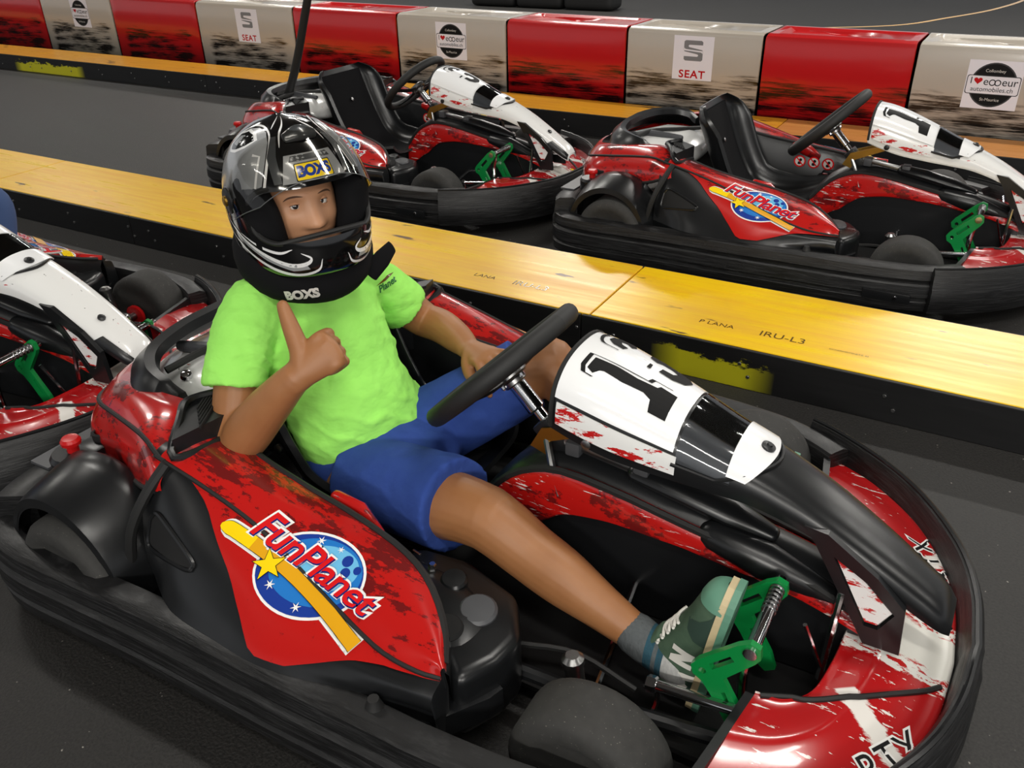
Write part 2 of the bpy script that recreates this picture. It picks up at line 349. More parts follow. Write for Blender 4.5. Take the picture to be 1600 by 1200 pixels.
def line_poly(pts, w, sub=0, taper=False):
    P = crs(pts, sub) if sub else np.asarray(pts, float); T = np.gradient(P, axis=0); k = len(P); L, Rr = [], []
    for i, (p, t) in enumerate(zip(P, T)):
        t = nrm(t); n_ = V(-t[1], t[0]); h = w*.5*((sin(pi*(i+.4)/(k-.2))**.7) if taper else 1); L.append(tuple(p+n_*h)); Rr.append(tuple(p-n_*h))
    v = L+Rr; return v, [(i, i+1, k+i+1, k+i) for i in range(k-1)]
def star(cx, cy, r, r2, n, a0=pi/2): return [(cx+(r if i % 2 == 0 else r2)*cos(a0+i*pi/n), cy+(r if i % 2 == 0 else r2)*sin(a0+i*pi/n)) for i in range(2*n)]
class Decal:
    def __init__(s, mapper, maxedge=.012, off=.0006, step=.0002):
        s.f = mapper; s.me = maxedge; s.off = off; s.step = step; s.v = []; s.fc = []; s.fm = []; s.mats = []; s.layer = 0
    def add(s, vf2, mat, xf=None):
        v2, f = vf2
        if xf: v2 = [xf(*p) for p in v2]
        bm = bmesh.new(); vs = [bm.verts.new((p[0], p[1], 0)) for p in v2]
        for q in f:
            try: bm.faces.new([vs[i] for i in q])
            except ValueError: pass
        if s.me:
            for _ in range(6):
                es = [e for e in bm.edges if e.calc_length() > s.me]
                if not es: break
                bmesh.ops.subdivide_edges(bm, edges=es, cuts=1); bmesh.ops.triangulate(bm, faces=bm.faces[:])
        bm.verts.index_update(); k = len(s.v); h = s.off+s.layer*s.step; pts = [s.f(v.co.x, v.co.y, h) for v in bm.verts]
        if mat not in s.mats: s.mats.append(mat)
        mi = s.mats.index(mat)
        for q in bm.faces:
            ids = [v.index for v in q.verts]
            if any(pts[i] is None for i in ids): continue
            s.fc.append(tuple(k+i for i in ids)); s.fm.append(mi)
        s.v += [p if p is not None else (0, 0, 0) for p in pts]; bm.free(); s.layer += 1; return s
    def build(s, name, parent, label=None):
        o = obj(name, (s.v, s.fc), [M['ink_'+m] if 'ink_'+m in M else M[m] for m in s.mats], parent, sharp=0, fmat=s.fm)
        # drop unused vertices
        bm = bmesh.new(); bm.from_mesh(o.data); bmesh.ops.delete(bm, geom=[v for v in bm.verts if not v.link_faces], context='VERTS'); bm.to_mesh(o.data); bm.free()
        return tag(o, label)
def planar(o, x, y):
    o, x, y = map(lambda a: np.asarray(a, float), (o, x, y)); z = np.cross(x, y)
    return lambda a, b, h: tuple(o+x*a+y*b+z*h)
def project(vf, o, x, y, far=.3):
    """parallel projection of a flat sticker on to a curved surface"""
    bv = BVHTree.FromPolygons([Vector(v) for v in vf[0]], vf[1]); o, x, y = map(lambda a: np.asarray(a, float), (o, x, y)); z = nrm(np.cross(x, y)); zz = Vector(z)
    def f(a, b, h):
        p = Vector(o+x*a+y*b+z*far); hit, nn, i, d = bv.ray_cast(p, -zz)
        if hit is None: return None
        if nn.dot(zz) < 0: nn = -nn
        return tuple(hit+nn*h)
    return f

# ------------------------------------------------------------------ the setting
fl = obj('floor', box((-2, 6, -.05), (44, 34, .1)), 'asph', smooth=False); tag(fl, 'dark grey asphalt floor of the indoor kart track', kind='structure')
cl_ = obj('ceiling', box((-2, 6, 5.05), (44, 34, .1)), flat('grey_ceiling', lin(120, 120, 118), .9), smooth=False); tag(cl_, 'plain grey ceiling of the hall', kind='structure')
d = Decal(planar((0, 0, .001), (1, 0, 0), (0, 1, 0)), 0)
d.add(line_poly([(-2.6, 10.2), (-1.44, 10.9), (-.95, 11.8), (-.49, 12.97), (-.2, 14.6), (-.3, 17)], .05, 30), 'o')
tl = d.build('trim_1', None); tag(tl, 'thin curved yellow line painted on the far floor', kind='structure')

def track_curb(y0, y1, cuts, mats, side, label, h=.136, texts=()):
    root = empty('track_curb', (0, y0, 0), label, 'curb', 'low wooden track curbs')
    for i, (x0, x1, m) in enumerate(zip(cuts[:-1], cuts[1:], mats)):
        o = obj('top_board', box(((x0+x1)/2, (y1-y0)/2, h-.014), (x1-x0-.006, y1-y0-.024, .028), .002, seg=1), m, root, sharp=30)
        for (tx, ty, s, b) in texts:
            if x0 < tx < x1:
                dd = Decal(planar((tx, ty, h), (1, 0, 0), (0, 1, 0)), 0); dd.add(text_tris(b, s, .0), 'br'); dd.build('stamped_lettering', o)
    n = int((cuts[-1]-cuts[0])/2.44)+1
    for i in range(n):
        x0 = cuts[0]+(cuts[-1]-cuts[0])*i/n; x1 = cuts[0]+(cuts[-1]-cuts[0])*(i+1)/n
        for face, yy_ in ((-1, .010), (1, y1-y0-.010)):
            sb = obj('side_board', box(((x0+x1)/2, yy_, (h-.003)/2), (x1-x0-.004, .018, h-.003), .002, seg=1), side, root)
            if face == -1:
                bl = []
                x = x0+.12
                while x < x1:
                    for z, dx in ((.085, 0), (.045, .03)): bl.append(cyl((x+dx, .002, z), (x+dx, -.004, z), .006, 8))
                    x += .42
                obj('bolt', join(*bl), 'stl', sb); sb.children[0]['kind'] = 'stuff'
    obj('core', box(((cuts[0]+cuts[-1])/2, (y1-y0)/2, .0525), (cuts[-1]-cuts[0], y1-y0-.08, .104)), 'void', root, smooth=False)
    return root
track_curb(2.345, 2.84, [-7.8, -4.43, -1.072, 2.3, 5.6], ['woodA', 'woodA', 'woodB', 'woodB'], 'sideN', 'nearer low curb of yellow boards running right behind the seated driver',
           texts=[(-1.36, .13, .05, 'IRU-L3'), (-1.55, .13, .035, 'LANA'), (-.47, .13, .05, 'IRU-L3'), (-.68, .13, .034, 'P LANA'), (-.27, .12, .012, 'SICHERHEITSNETZ 42')])
track_curb(5.03, 5.42, [-14.8, -11.4, -8.03, -4.6, -1.19, 2.2, 5.6], ['woodC', 'woodC', 'woodC', 'woodC', 'woodD', 'woodD'], 'sideF', 'farther low curb of yellow boards along the foot of the red and white blocks')

# red and white barrier blocks
def emeur(dd):
    dd.add(poly_tris(rrect(-.135, -.125, .135, .125, .001)), 'pl')
    dd.add(poly_tris(circ(0, 0, .115, 40)), 'd').add(poly_tris(circ(0, 0, .108, 40)), 'k')
    dd.add(poly_tris(rrect(-.13, -.05, .13, .048, .012)), 'd').add(poly_tris(rrect(-.126, -.046, .126, .044, .010)), 'pl')
    up = lambda a, b: (lambda v, f: ([(x+a, y+b) for x, y in v], f))
    dd.add(up(-.107, .018)(*text_tris('I', .05, .0)), 'k')
    hp = [(.016*sin(q)**3*1.3, .001*(13*cos(q)-5*cos(2*q)-2*cos(3*q)-cos(4*q))*1.25) for q in np.linspace(0, 2*pi, 28)[:-1]]
    dd.add(up(-.074, .02)(*poly_tris(hp)), 'h')
    dd.add(up(-.035, .016)(*text_tris('e', .056)), 'k')
    for q0, cx in ((0, -.004), (1, .022)): dd.add(up(cx, .013)(*line_poly([(.014*cos(q), .014*sin(q)) for q in np.linspace(0, 2*pi, 22)], .005)), 'k')
    dd.add(up(.080, .016)(*text_tris('eur', .056)), 'k')
    dd.add(up(0, -.024)(*text_tris('automobiles.ch', .034)), 'd')
    dd.add(up(0, .072)(*text_tris('Collombey', .022)), 'l').add(up(0, -.076)(*text_tris('St-Maurice', .022)), 'l')
def seat(dd):
    dd.add(poly_tris(rrect(-.13, -.13, .13, .13, .001)), 'pl')
    a = [(-.062, .040), (-.062, .096), (-.052, .104), (.05, .104), (.06, .096), (.06, .078), (-.028, .078), (-.034, .070), (-.028, .064), (.058, .050), (.060, .044), (-.052, .052), (-.060, .060)]
    b = [(-x, .088-y) for x, y in a]
    dd.add(poly_tris(a), 's'); dd.add(poly_tris(b), 's')
    v, f = text_tris('SEAT', .064, .0016, 0, 1.12); dd.add(([(x*1.12, y-.098) for x, y in v], f), 'h')
edges = [(.30, 5.44), (-.55, 5.44), (-1.40, 5.455), (-2.285, 5.475), (-3.20, 5.51), (-4.17, 5.55), (-5.23, 5.59), (-6.38, 5.635), (-7.55, 5.68), (-8.66, 5.72), (-9.75, 5.76), (-10.9, 5.8)]
names = ['white plastic barrier block with a round dealer sticker, at the right edge', 'red plastic barrier block behind the steering wheel of the kart with number 1', 'white plastic barrier block with a square S-logo sticker, right of the middle',
         'red scuffed plastic barrier block behind the long nose of the kart in the middle', 'white plastic barrier block with a heart sticker, behind the middle kart steering wheel', 'red plastic barrier block crossed by the slanting black flag pole',
         'white plastic barrier block with a square S-logo sticker, left of the flag pole', 'red plastic barrier block between the two stickered white blocks at upper left', 'white plastic barrier block with a small round dealer sticker, far left', 'red plastic barrier block at the far left edge', 'white plastic barrier block just beyond the far left edge']
cache = {}
extra = {11: ((1.20, 5.45), (.30, 5.44)), 12: ((2.12, 5.46), (1.20, 5.45))}
names += ['red plastic barrier block just beyond the right edge', 'white plastic barrier block farthest right, without a sticker']
for i in range(13):
    (xa, ya), (xb, yb) = extra[i] if i > 10 else (edges[i], edges[i+1]); L = math.hypot(xa-xb, ya-yb); cx, cy = (xa+xb)/2, (ya+yb)/2; ang = math.atan2(ya-yb, xa-xb); dpt = .46; hb = .60
    rows = []
    prof = [(0, .0), (.0, .565), (.010, .588), (.035, hb-.003), (.08, hb-.001), (.10, hb-.022), (dpt-.10, hb-.022), (dpt-.08, hb-.001), (dpt-.035, hb-.003), (dpt-.010, .588), (dpt, .565), (dpt, 0)]
    us = [-.5, -.495, -.44, -.40, .40, .44, .495, .5]; G = []
    for u in us:
        r_ = []
        for k, (yq, z) in enumerate(prof):
            zz = z
            if abs(u) > .43 and k in (5, 6): zz = hb-.003
            if abs(u) > .499: zz -= .006 if z > .1 else 0
            r_.append((u*(L-.016), yq, zz))
        G.append(r_)
    b = obj('barrier_block', grid(G, False), 'barW' if i % 2 == 0 else 'barR', sharp=28)
    bm = bmesh.new(); bm.from_mesh(b.data); bmesh.ops.holes_fill(bm, edges=bm.edges[:], sides=40); bm.to_mesh(b.data); bm.free()
    b.location = (cx, cy, 0); b.rotation_euler = (0, 0, ang); tag(b, names[i], 'barrier', 'red and white barrier blocks')
    if i in (0, 2, 4, 6, 8):
        dd = Decal(planar((-.02+{0: .0, 2: .03, 4: .03, 6: .06, 8: .08}[i], -.001, {0: .405, 2: .435, 4: .43, 6: .43, 8: .43}[i]), (1, 0, 0), (0, 0, 1)), 0)
        (emeur if i in (0, 4, 8) else seat)(dd); dd.build('sticker', b)
# black rubber bumper lying far behind
fb = empty('track_bumper', (-5.9, 11.2, 0), 'long black rubber bumper lying on the floor far behind the blocks', 'bumper')
for k in range(3): obj('bumper_section', box((-.72+k*.72, 0, .17), (.70, .4, .34), .09, seg=4), 'rub', fb)

# ------------------------------------------------------------------ go-kart (local frame: x forward, y left, z up, metres)
PX = [-.50, -.46, -.35, -.22, -.10, .02, .10, .17, .212]
P_IN = list(zip(PX, [-.315, -.315, -.330, -.342, -.352, -.370, -.402, -.460, -.525], [.405, .40, .372, .350, .334, .314, .296, .272, .252]))
P_CR = list(zip(PX, [-.462, -.466, -.466, -.472, -.492, -.522, -.540, -.543, -.535], [.412, .406, .378, .338, .292, .262, .250, .247, .245]))
P_LO = list(zip(PX, [-.535, -.555, -.610, -.625, -.630, -.605, -.585, -.568, -.562], [.2, .2, .2, .2, .2, .198, .196, .194, .192]))
def pod_grid():
    secs = []
    for a, b, c in zip(P_IN, P_CR, P_LO):
        a, b, c = V(*a), V(*b), V(*c)
        m1 = a*.66+b*.34+V(0, 0, .013); m2 = a*.33+b*.67+V(0, 0, .013); q1 = b*.66+c*.34+V(0, -.017, .006); q2 = b*.3+c*.7+V(0, -.014, .002)
        secs.append([a, m1, m2, b, q1, q2, c])
    return loftG(secs, 49, 37)
PG = pod_grid()
def pod_patch(t1, i0=4, off=.003):
    """sticker area of the pod from the inner edge to column limit t1(x)"""
    rows = []
    N = np.zeros_like(PG); du = np.gradient(PG, axis=0); dv = np.gradient(PG, axis=1); N = np.cross(du, dv); N /= np.linalg.norm(N, axis=2)[..., None]
    if N[20, 10][2] < 0: N = -N
    P = PG+N*off
    for i in range(i0, 49):
        x = PG[i, 0, 0]; lim = t1(x); row = []
        for k in range(31):
            tt = (.0+lim*k/30)*36; j = min(int(tt), 35); u = tt-j; row.append(P[i, j]*(1-u)+P[i, j+1]*u)
        rows.append(row)
    return grid(rows)
def pod_limit(x): return float(np.interp(x, [-.46, -.40, -.34, -.30, -.23, -.17, -.13, -.06, 0, .06, .11, .17, .3], [.485, .50, .55, .61, .70, .82, .95, .93, .80, .66, .57, .53, .52]))
POD = grid(PG)
def planet_sticker(side, parent, podvf):
    # logo plane: a along the text, b towards the seat
    nz = nrm(V(.18, side*.62, .77)); a = V(-side, 0, 0); a = nrm(a-nz*a.dot(nz)); b = np.cross(nz, a)
    o = V(-.062, side*.492, .285)+nz*.12
    d = Decal(project(podvf, o, a, b, .15), .012, .0036)
    def disc(rx, ry, cx=0, cy=0, n=44, t=.17): return poly_tris([(-.035+cx+rx*cos(q)*cos(t)-ry*sin(q)*sin(t), .010+cy+rx*cos(q)*sin(t)+ry*sin(q)*cos(t)) for q in np.arange(n)*2*pi/n])
    path = crs([(-.236, .032), (-.20, .030), (-.10, .009), (0, -.024), (.108, -.069)], 26)
    def board(w, k0=0, k1=26):
        T = np.gradient(path, axis=0); L, Q = [], []
        for i in range(k0, k1):
            t_ = nrm(T[i]); n_ = V(-t_[1], t_[0]); h = w*min(1, .25+.75*sqrt(min(1, i/4))); L.append(tuple(path[i]+n_*h)); Q.append(tuple(path[i]-n_*h))
        return poly_tris(L+Q[::-1])
    ang = -.205; vt, ft = text_tris('FunPlanet', 1., .0, .30, .93); xs_ = [p[0] for p in vt]; x0, x1 = min(xs_), max(xs_)
    def tx(x, y):
        q = (x-x0)/(x1-x0); h = (y+.36)*(.079-.018*q); u_ = q*.285; return (-.178+u_*cos(ang)-h*sin(ang), .034+u_*sin(ang)+h*cos(ang))
    d.add(disc(.106, .080), 'w').add(board(.0185), 'w').add(text_tris('FunPlanet', 1., .085, .30, .93), 'w', tx)
    d.add(disc(.101, .075), 'db').add(disc(.088, .062, .008, .008), 'mb').add(disc(.062, .040, .022, .022), 'lb')
    for cx, cy, r in ((.018, .056, .0105), (.025, .036, .0095), (.044, .047, .0075)): d.add(poly_tris(circ(cx, cy, r, 14)), 'db')
    for cx, cy, r in ((-.048, .072, .009), (-.005, .070, .007), (-.105, .020, .006), (-.092, -.032, .010), (-.026, -.050, .010), (-.062, .002, .005)): d.add(poly_tris(star(cx, cy, r, r*.3, 6)), 'w')
    d.add(board(.0135), 'k').add(board(.0125), 'o').add(board(.0125, 0, 10), 'y')
    d.add(text_tris('FunPlanet', 1., .066, .30, .93), 'w', tx); d.add(text_tris('FunPlanet', 1., .028, .30, .93), 'n', lambda x, y: (lambda p: (p[0]+.0018, p[1]-.0016))(tx(x, y))); d.add(text_tris('FunPlanet', 1., .014, .30, .93), 'r', tx)
    d.add(poly_tris(star(-.113, -.002, .033, .0135, 5, pi/2+.5)), 'k').add(poly_tris(star(-.113, -.002, .030, .012, 5, pi/2+.5)), 'y')
    return d.build('planet_sticker', parent, 'blue planet sticker with a yellow shooting star and red lettering')
def prohib(parent, s, names='warning_sticker'):
    for k in range(3):
        o = V(-.13+k*.062, s*.302, .275); d = Decal(planar(o, (s*1., 0, .0), (0, 0, 1)), 0)
        d.add(poly_tris(circ(0, 0, .026, 24)), 'r').add(poly_tris(circ(0, 0, .020, 22)), 'l').add(poly_tris(circ(.003, .006, .007, 10)), 'k').add(poly_tris(rrect(-.008, -.014, .006, -.002, .003)), 'k')
        d.add(line_poly([(-.014, .015), (.014, -.015)], .005), 'r'); d.build(names, parent)

# fairing loft: x, crest z, half width, bottom z
FS = [(.196, .612, .122, .492), (.25, .604, .122, .474), (.32, .583, .117, .455), (.42, .543, .104, .440), (.50, .508, .092, .430), (.58, .478, .082, .418), (.68, .431, .074, .384), (.78, .373, .067, .328), (.85, .328, .060, .284), (.895, .296, .054, .258), (.916, .270, .042, .246)]
def fair_sec(x, zt, w, zb, k=1.):
    h = zt-zb; f = [(1., 0), (1.0, .22), (.97, .45), (.86, .70), (.62, .89), (.32, .98), (0, 1.0)]
    r_ = [(x, -w*a*k, zb+h*c) for a, c in f]; return r_+[(p[0], -p[1], p[2]) for p in r_[-2::-1]]
FG = loftG([fair_sec(*s) for s in FS], 61, 41)
FN = np.cross(np.gradient(FG, axis=0), np.gradient(FG, axis=1)); FN /= np.linalg.norm(FN, axis=2)[..., None]
if FN[20, 20][2] < 0: FN = -FN
def fsamp(x, t, off):
    """point on the fairing skin: x station, t -1..1 across"""
    i = float(np.interp(x, FG[:, 20, 0], np.arange(61))); j = 20+t*20; i0, j0 = min(int(i), 59), max(0, min(int(j), 39)); u, v = i-i0, j-j0
    f = lambda A: A[i0, j0]*(1-u)*(1-v)+A[i0+1, j0]*u*(1-v)+A[i0, j0+1]*(1-u)*v+A[i0+1, j0+1]*u*v
    return f(FG)+f(FN)*off
def fpatch(x0, x1, t0, t1, off, nu=14, nv=20, bow=0.):
    """a thick skin patch following the fairing, with a rim"""
    top = [[fsamp(x0(t)+(x1(t)-x0(t))*i/nu, t, off) for t in np.linspace(t0, t1, nv+1)] for i in range(nu+1)]
    bot = [[fsamp(x0(t)+(x1(t)-x0(t))*i/nu, t, off-.003) for t in np.linspace(t0, t1, nv+1)] for i in range(nu+1)]
    v, f = grid(top); v2, f2 = grid(bot); k = len(v); r = [(i, i+1) for i in range(nv)]; e = []
    for i in range(nv): e += [(i, i+1, k+i+1, k+i), (nu*(nv+1)+i, nu*(nv+1)+i+1, k+nu*(nv+1)+i+1, k+nu*(nv+1)+i)]
    for i in range(nu): e += [(i*(nv+1), (i+1)*(nv+1), k+(i+1)*(nv+1), k+i*(nv+1)), (i*(nv+1)+nv, (i+1)*(nv+1)+nv, k+(i+1)*(nv+1)+nv, k+i*(nv+1)+nv)]
    return v+v2, f+[tuple(a+k for a in q) for q in f2]+e
def fairing(root, style, number):
    white = style == 'white'
    under = [[p*V(1, .93, 1)+V(0, 0, -.006) for p in r] for r in FG[:, ::2]]
    top = grid(FG); inner = grid(under)
    fr_ = obj('nose_fairing', join(top, inner), 'whr2' if white else 'sat', root, sharp=40, label=None) if False else obj('nose_fairing', join(top, inner), 'wht' if white else 'sat', root, sharp=40)
    tag(fr_, 'long white scratched nose fairing' if white else 'long plain black nose fairing')
    c = lambda v: (lambda t: v)
    pn = obj('number_panel', fpatch(c(.203), c(.425), -.60, .60, .005), 'whp', fr_)
    lo = obj('panel_side_band', fpatch(c(.208), c(.432), -.88, -.635, .005, 14, 8), 'whr', fr_); obj('panel_side_band', fpatch(c(.208), c(.432), .635, .88, .005, 14, 8), 'whr', fr_)
    obj('panel_window', fpatch(c(.428), c(.535), -.80, .80, .004), 'window' if False else 'gry', fr_, label=None) if False else obj('panel_window', fpatch(c(.430), c(.526), -.72, .72, .0050), 'window', fr_)
    obj('panel_backing', fpatch(c(.430), c(.526), -.71, .71, .0008), 'gry', fr_)
    tip = obj('panel_tip', fpatch(lambda t: .518, lambda t: .582-.085*t*t, -.60, .60, .0078), 'whp', fr_)
    obj('panel_rim', tube([fsamp(.424, -.74, .004), fsamp(.50, -.74, .004)]+[fsamp(.590-.085*t*t, t*.72, .004) for t in np.linspace(-1, 1, 15)]+[fsamp(.50, .74, .004), fsamp(.424, .74, .004)], .004, 6), 'blk', fr_)
    p = fsamp(.563, 0, .0078); nn = nrm(fsamp(.563, 0, .02)-p); obj('panel_bolt', join(lathe([(.013, 0), (.013, .004), (.008, .006)], 16, p, nn), lathe([(.006, .006), (.005, .009)], 10, p, nn)), 'blk', fr_)
    obj('panel_edge', tube([fsamp(.198, t, .004) for t in np.linspace(-.95, .95, 25)], .0045, 6), 'rub', fr_)
    for s in (-1, 1):
        p = fsamp(.27, s*.94, .001); obj('side_bolt', lathe([(.010, 0), (.010, .004), (.006, .006)], 12, p, (0, s, 0)), 'stl' if not white else 'blk', fr_)
    d = Decal(lambda a, b, h: tuple(fsamp(.315-b, a, .0052+h)), .012)
    one_o = [(-.30, .088), (-.33, .076), (-.27, .062), (-.21, .052), (-.21, -.045), (-.34, -.050), (-.34, -.085), (.12, -.085), (.12, -.050), (.0, -.046), (.0, .088)]
    def one(cx, sc=1.):
        b = [(-.10, .075), (-.13, .062), (-.08, .052), (-.07, .045), (-.085, .010), (-.07, -.030), (-.10, -.045), (-.21, -.050), (-.21, -.082), (.09, -.082), (.09, -.050), (.055, -.046), (.03, -.01), (.04, .03), (.028, .072)]
        o1 = [(.06, .085), (.06, -.028), (.13, -.032), (.13, -.06)]
        d.add(poly_tris([(cx+x*sc, y) for x, y in b]), 'k')
        d.add(line_poly([(cx-.16*sc, .060), (cx-.15*sc, .078), (cx-.09*sc, .084), (cx+.055*sc, .082), (cx+.062*sc, .0), (cx+.07*sc, -.030), (cx+.12*sc, -.034), (cx+.135*sc, -.07)], .009), 'k')
    def three(cx, sc=1.):
        top_ = [(-.10, .045), (-.09, .066), (-.03, .080), (.05, .078), (.10, .062), (.11, .040), (.05, .030), (.0, .036), (.04, .050), (.02, .060), (-.03, .054), (-.045, .040)]
        bot_ = [(-.13, -.030), (-.06, -.032), (-.04, -.052), (.02, -.058), (.05, -.046), (.04, -.026), (.0, -.016), (.02, .0), (.08, .002), (.13, -.020), (.14, -.050), (.10, -.076), (.02, -.088), (-.08, -.080), (-.13, -.058)]
        for q in (top_, bot_): d.add(poly_tris([(cx+x*sc, y) for x, y in q]), 'k')
        d.add(line_poly([(cx-.15*sc, .050), (cx-.13*sc, .082), (cx-.02*sc, .094), (cx+.09*sc, .090)], .007, 14), 'k'); d.add(line_poly([(cx-.165*sc, -.012), (cx-.09*sc, -.012), (cx-.09*sc, .004)], .007), 'k')
    if number == '13': one(-.17); three(.22)
    elif number == '1': one(-.24, 1.1)
    elif number == '3': three(.0, 1.3)
    d.add(line_poly([(-.60, y) for y in (.107, .05, 0, -.05, -.112)], .016), 'k') if False else None
    if d.v: d.build('race_number', pn)
    if white:   # worn black nose tip under the white skin
        obj('nose_tip_trim', fpatch(lambda t: .80+.06*(1-abs(t)), lambda t: .912, -.98, -.45, .003, 8, 8), 'sat', fr_); obj('nose_tip_trim', fpatch(lambda t: .80+.06*(1-abs(t)), lambda t: .912, .45, .98, .003, 8, 8), 'sat', fr_)
        p = fsamp(.80, -.1, .002); obj('nose_bolt', lathe([(.011, 0), (.011, .004), (.006, .006)], 10, p, nrm(fsamp(.80, -.1, .02)-p)), 'blk', fr_)
    return fr_
VARIANT = ('nose_fairing', 'side_pod_trim')
def ring_path(a, b, n):
    """outer plan outline of the bumper, right half from the tail centre (0) round to the nose centre (1)"""
    P = crs([(-.958, 0), (-.955, -.22), (-.948, -.45), (-.925, -.56), (-.875, -.628), (-.78, -.655), (-.60, -.652), (-.40, -.645), (-.10, -.645), (.15, -.640), (.38, -.642), (.54, -.625), (.69, -.545), (.815, -.435), (.912, -.287), (.958, -.150), (.974, 0)], 161)
    return P[int(a*160):int(b*160)+1:n]
def build_kart(style='black', number='13'):
    root = empty('go_kart', (0, 0, 0), 'x', 'go-kart', 'rental go-karts on the pit lanes')
    P_ = lambda name, vf, m, parent=root, **k: obj(name, vf, m, parent, **k)
    # --- bumpers all round
    side = [(-.060, .05), (-.060, .185), (-.052, .197), (-.014, .20), (.003, .192), (.008, .160), (.001, .152), (.001, .146), (.012, .138), (.014, .098), (.004, .091), (.004, .085), (.012, .078), (.008, .045), (-.02, .04)]
    front = [(-.040, .06), (-.034, .10), (-.026, .185), (-.018, .205), (-.006, .208), (.004, .198), (.008, .150), (.014, .138), (.016, .09), (.008, .05), (-.02, .045)]
    rear = [(-.09, .06), (-.09, .235), (-.07, .25), (-.015, .25), (.0, .24), (.006, .19), (.0, .18), (.012, .165), (.012, .10), (.002, .09), (.008, .05)]
    full = np.vstack([ring_path(0, 1, 1)[::-1], (ring_path(0, 1, 1)*V(1, -1))[1:]])   # nose centre .. right? start at nose
    rp = ring_path(0, 1, 1)
    rp2 = rp[::-1]
    fwd = np.vstack([(rp*V(1, -1))[111:], rp2[1:50]])           # left side -> nose -> right side (clockwise seen from above)
    def sw(path, prof, taper=None):
        vf = strip(path, [(-a, z) for a, z in prof]); return vf
    def orient(path): return path
    P_('front_bumper', strip(fwd[::-1], front), 'bump', sharp=45)
    P_('front_bumper_lip', tube([(p[0]*.992, p[1]*.985, .207) for p in fwd], .006, 6), 'sat')
    for s in (-1, 1):
        sp = rp[32:118].copy(); sp[:, 1] *= np.interp(np.arange(len(sp)), [60, 85], [1, .93])**1; sp = sp*V(1, 1 if s < 0 else -1); sp = sp if s < 0 else sp[::-1]
        b = P_('side_bumper', strip(sp, side), 'bump', sharp=45)
        # rub rail boss with a bolt
        q = lathe([(.017, 0), (.012, .012), (.010, .02)], 10, (.12, s*.600, .196), (0, 0, 1)); obj('rubber_knob', q, 'rub', b)
        q = box((.42, s*.652, .10), (.16, .012, .035), .005); obj('grey_insert', q, 'sat', b); obj('bolt', lathe([(.008, 0), (.006, .006)], 10, (.45, s*.659, .10), (0, s, 0)), 'chr', b)
    rpp = np.vstack([(rp*V(1, -1))[34:0:-1], rp[0:35]])
    P_('rear_bumper', strip(rpp, rear), 'bump', sharp=45)
    P_('rear_bumper_cap', strip([(-.93, y) for y in np.linspace(.47, -.47, 9)], [(-.045, .249), (-.045, .256), (.018, .256), (.018, .249)]), 'gry')
    # --- floor tray and frame
    P_('floor_tray', prism([(-.35, -.30), (.10, -.33), (.70, -.33), (.84, -.18), (.84, .18), (.70, .33), (.10, .33), (-.35, .30)], .012, Matrix.Translation((0, 0, .04))), 'void', smooth=False)
    for s in (-1, 1):
        P_('frame_tube', tube([(-.55, s*.30, .075), (.05, s*.335, .085), (.30, s*.345, .105), (.50, s*.33, .10), (.74, s*.27, .09), (.84, s*.15, .09)], .015, 10, 24), 'blk')
        P_('brake_line', tube([(.10, s*.31, .11), (.22, s*.33, .145), (.34, s*.30, .15), (.46, s*.30, .12)], .006, 6, 14), 'rub')
    # --- wheels
    for s in (-1, 1):
        for nm, c, r, wd in (('front_wheel', V(.45, s*.472, .128), .128, .114), ('rear_wheel', V(-.66, s*.53, .14), .14, .19)):
            h = wd/2; ty = lathe([(r*.60, -h*.86), (r*.72, -h), (r*.90, -h*.96), (r*.985, -h*.80), (r, -h*.55), (r, h*.55), (r*.985, h*.80), (r*.90, h*.96), (r*.72, h), (r*.60, h*.86)], 40, c, (0, s, 0))
            t_ = P_(nm, ty, 'tyre', sharp=50); h2 = h*.84
            obj('rim', lathe([(r*.62, -h2), (r*.62, h2), (r*.56, h2), (r*.52, h2*.5), (r*.30, h2*.4), (r*.22, h2*.8), (r*.05, h2*.8)], 28, c, (0, s, 0)), 'blk', t_)
            for k in range(3): q = k*2.094+.4; obj('wheel_nut', lathe([(.007, 0), (.006, .008)], 6, c+V(r*.38*cos(q), s*h2*.45, r*.38*sin(q)), (0, s, 0)), 'chr', t_)
            if nm == 'front_wheel': obj('hub_ring', lathe([(.034, 0), (.036, .003), (.036, .012), (.030, .014)], 20, c-V(0, s*(h+.004), 0), (0, -s, 0)), 'redp', t_)
        P_('spindle', join(cyl((.395, s*.385, .075), (.372, s*.375, .215), .017), lathe([(.020, 0), (.020, .012), (.012, .02)], 12, (.372, s*.375, .212), (-.1, 0, 1))), 'stl')
        P_('stub_axle', join(cyl((.45, s*.37, .13), (.45, s*.44, .13), .012), cyl((.385, s*.38, .13), (.45, s*.375, .13), .016)), 'stl')
        P_('tie_rod', tube([(.40, s*.37, .10), (.36, s*.06, .13)], .007, 8), 'chr')
        P_('chrome_rod', join(tube([(.485, s*.30, .150), (.665, s*.30, .172)], .010, 12), cyl((.478, s*.30, .149), (.498, s*.30, .152), .016, 6), tube([(.498, s*.303, .150), (.502, s*.31, .12), (.49, s*.335, .08)], .005, 6, 8)), 'chr')
    P_('rear_axle', cyl((-.66, -.45, .14), (-.66, .45, .14), .02), 'stl')
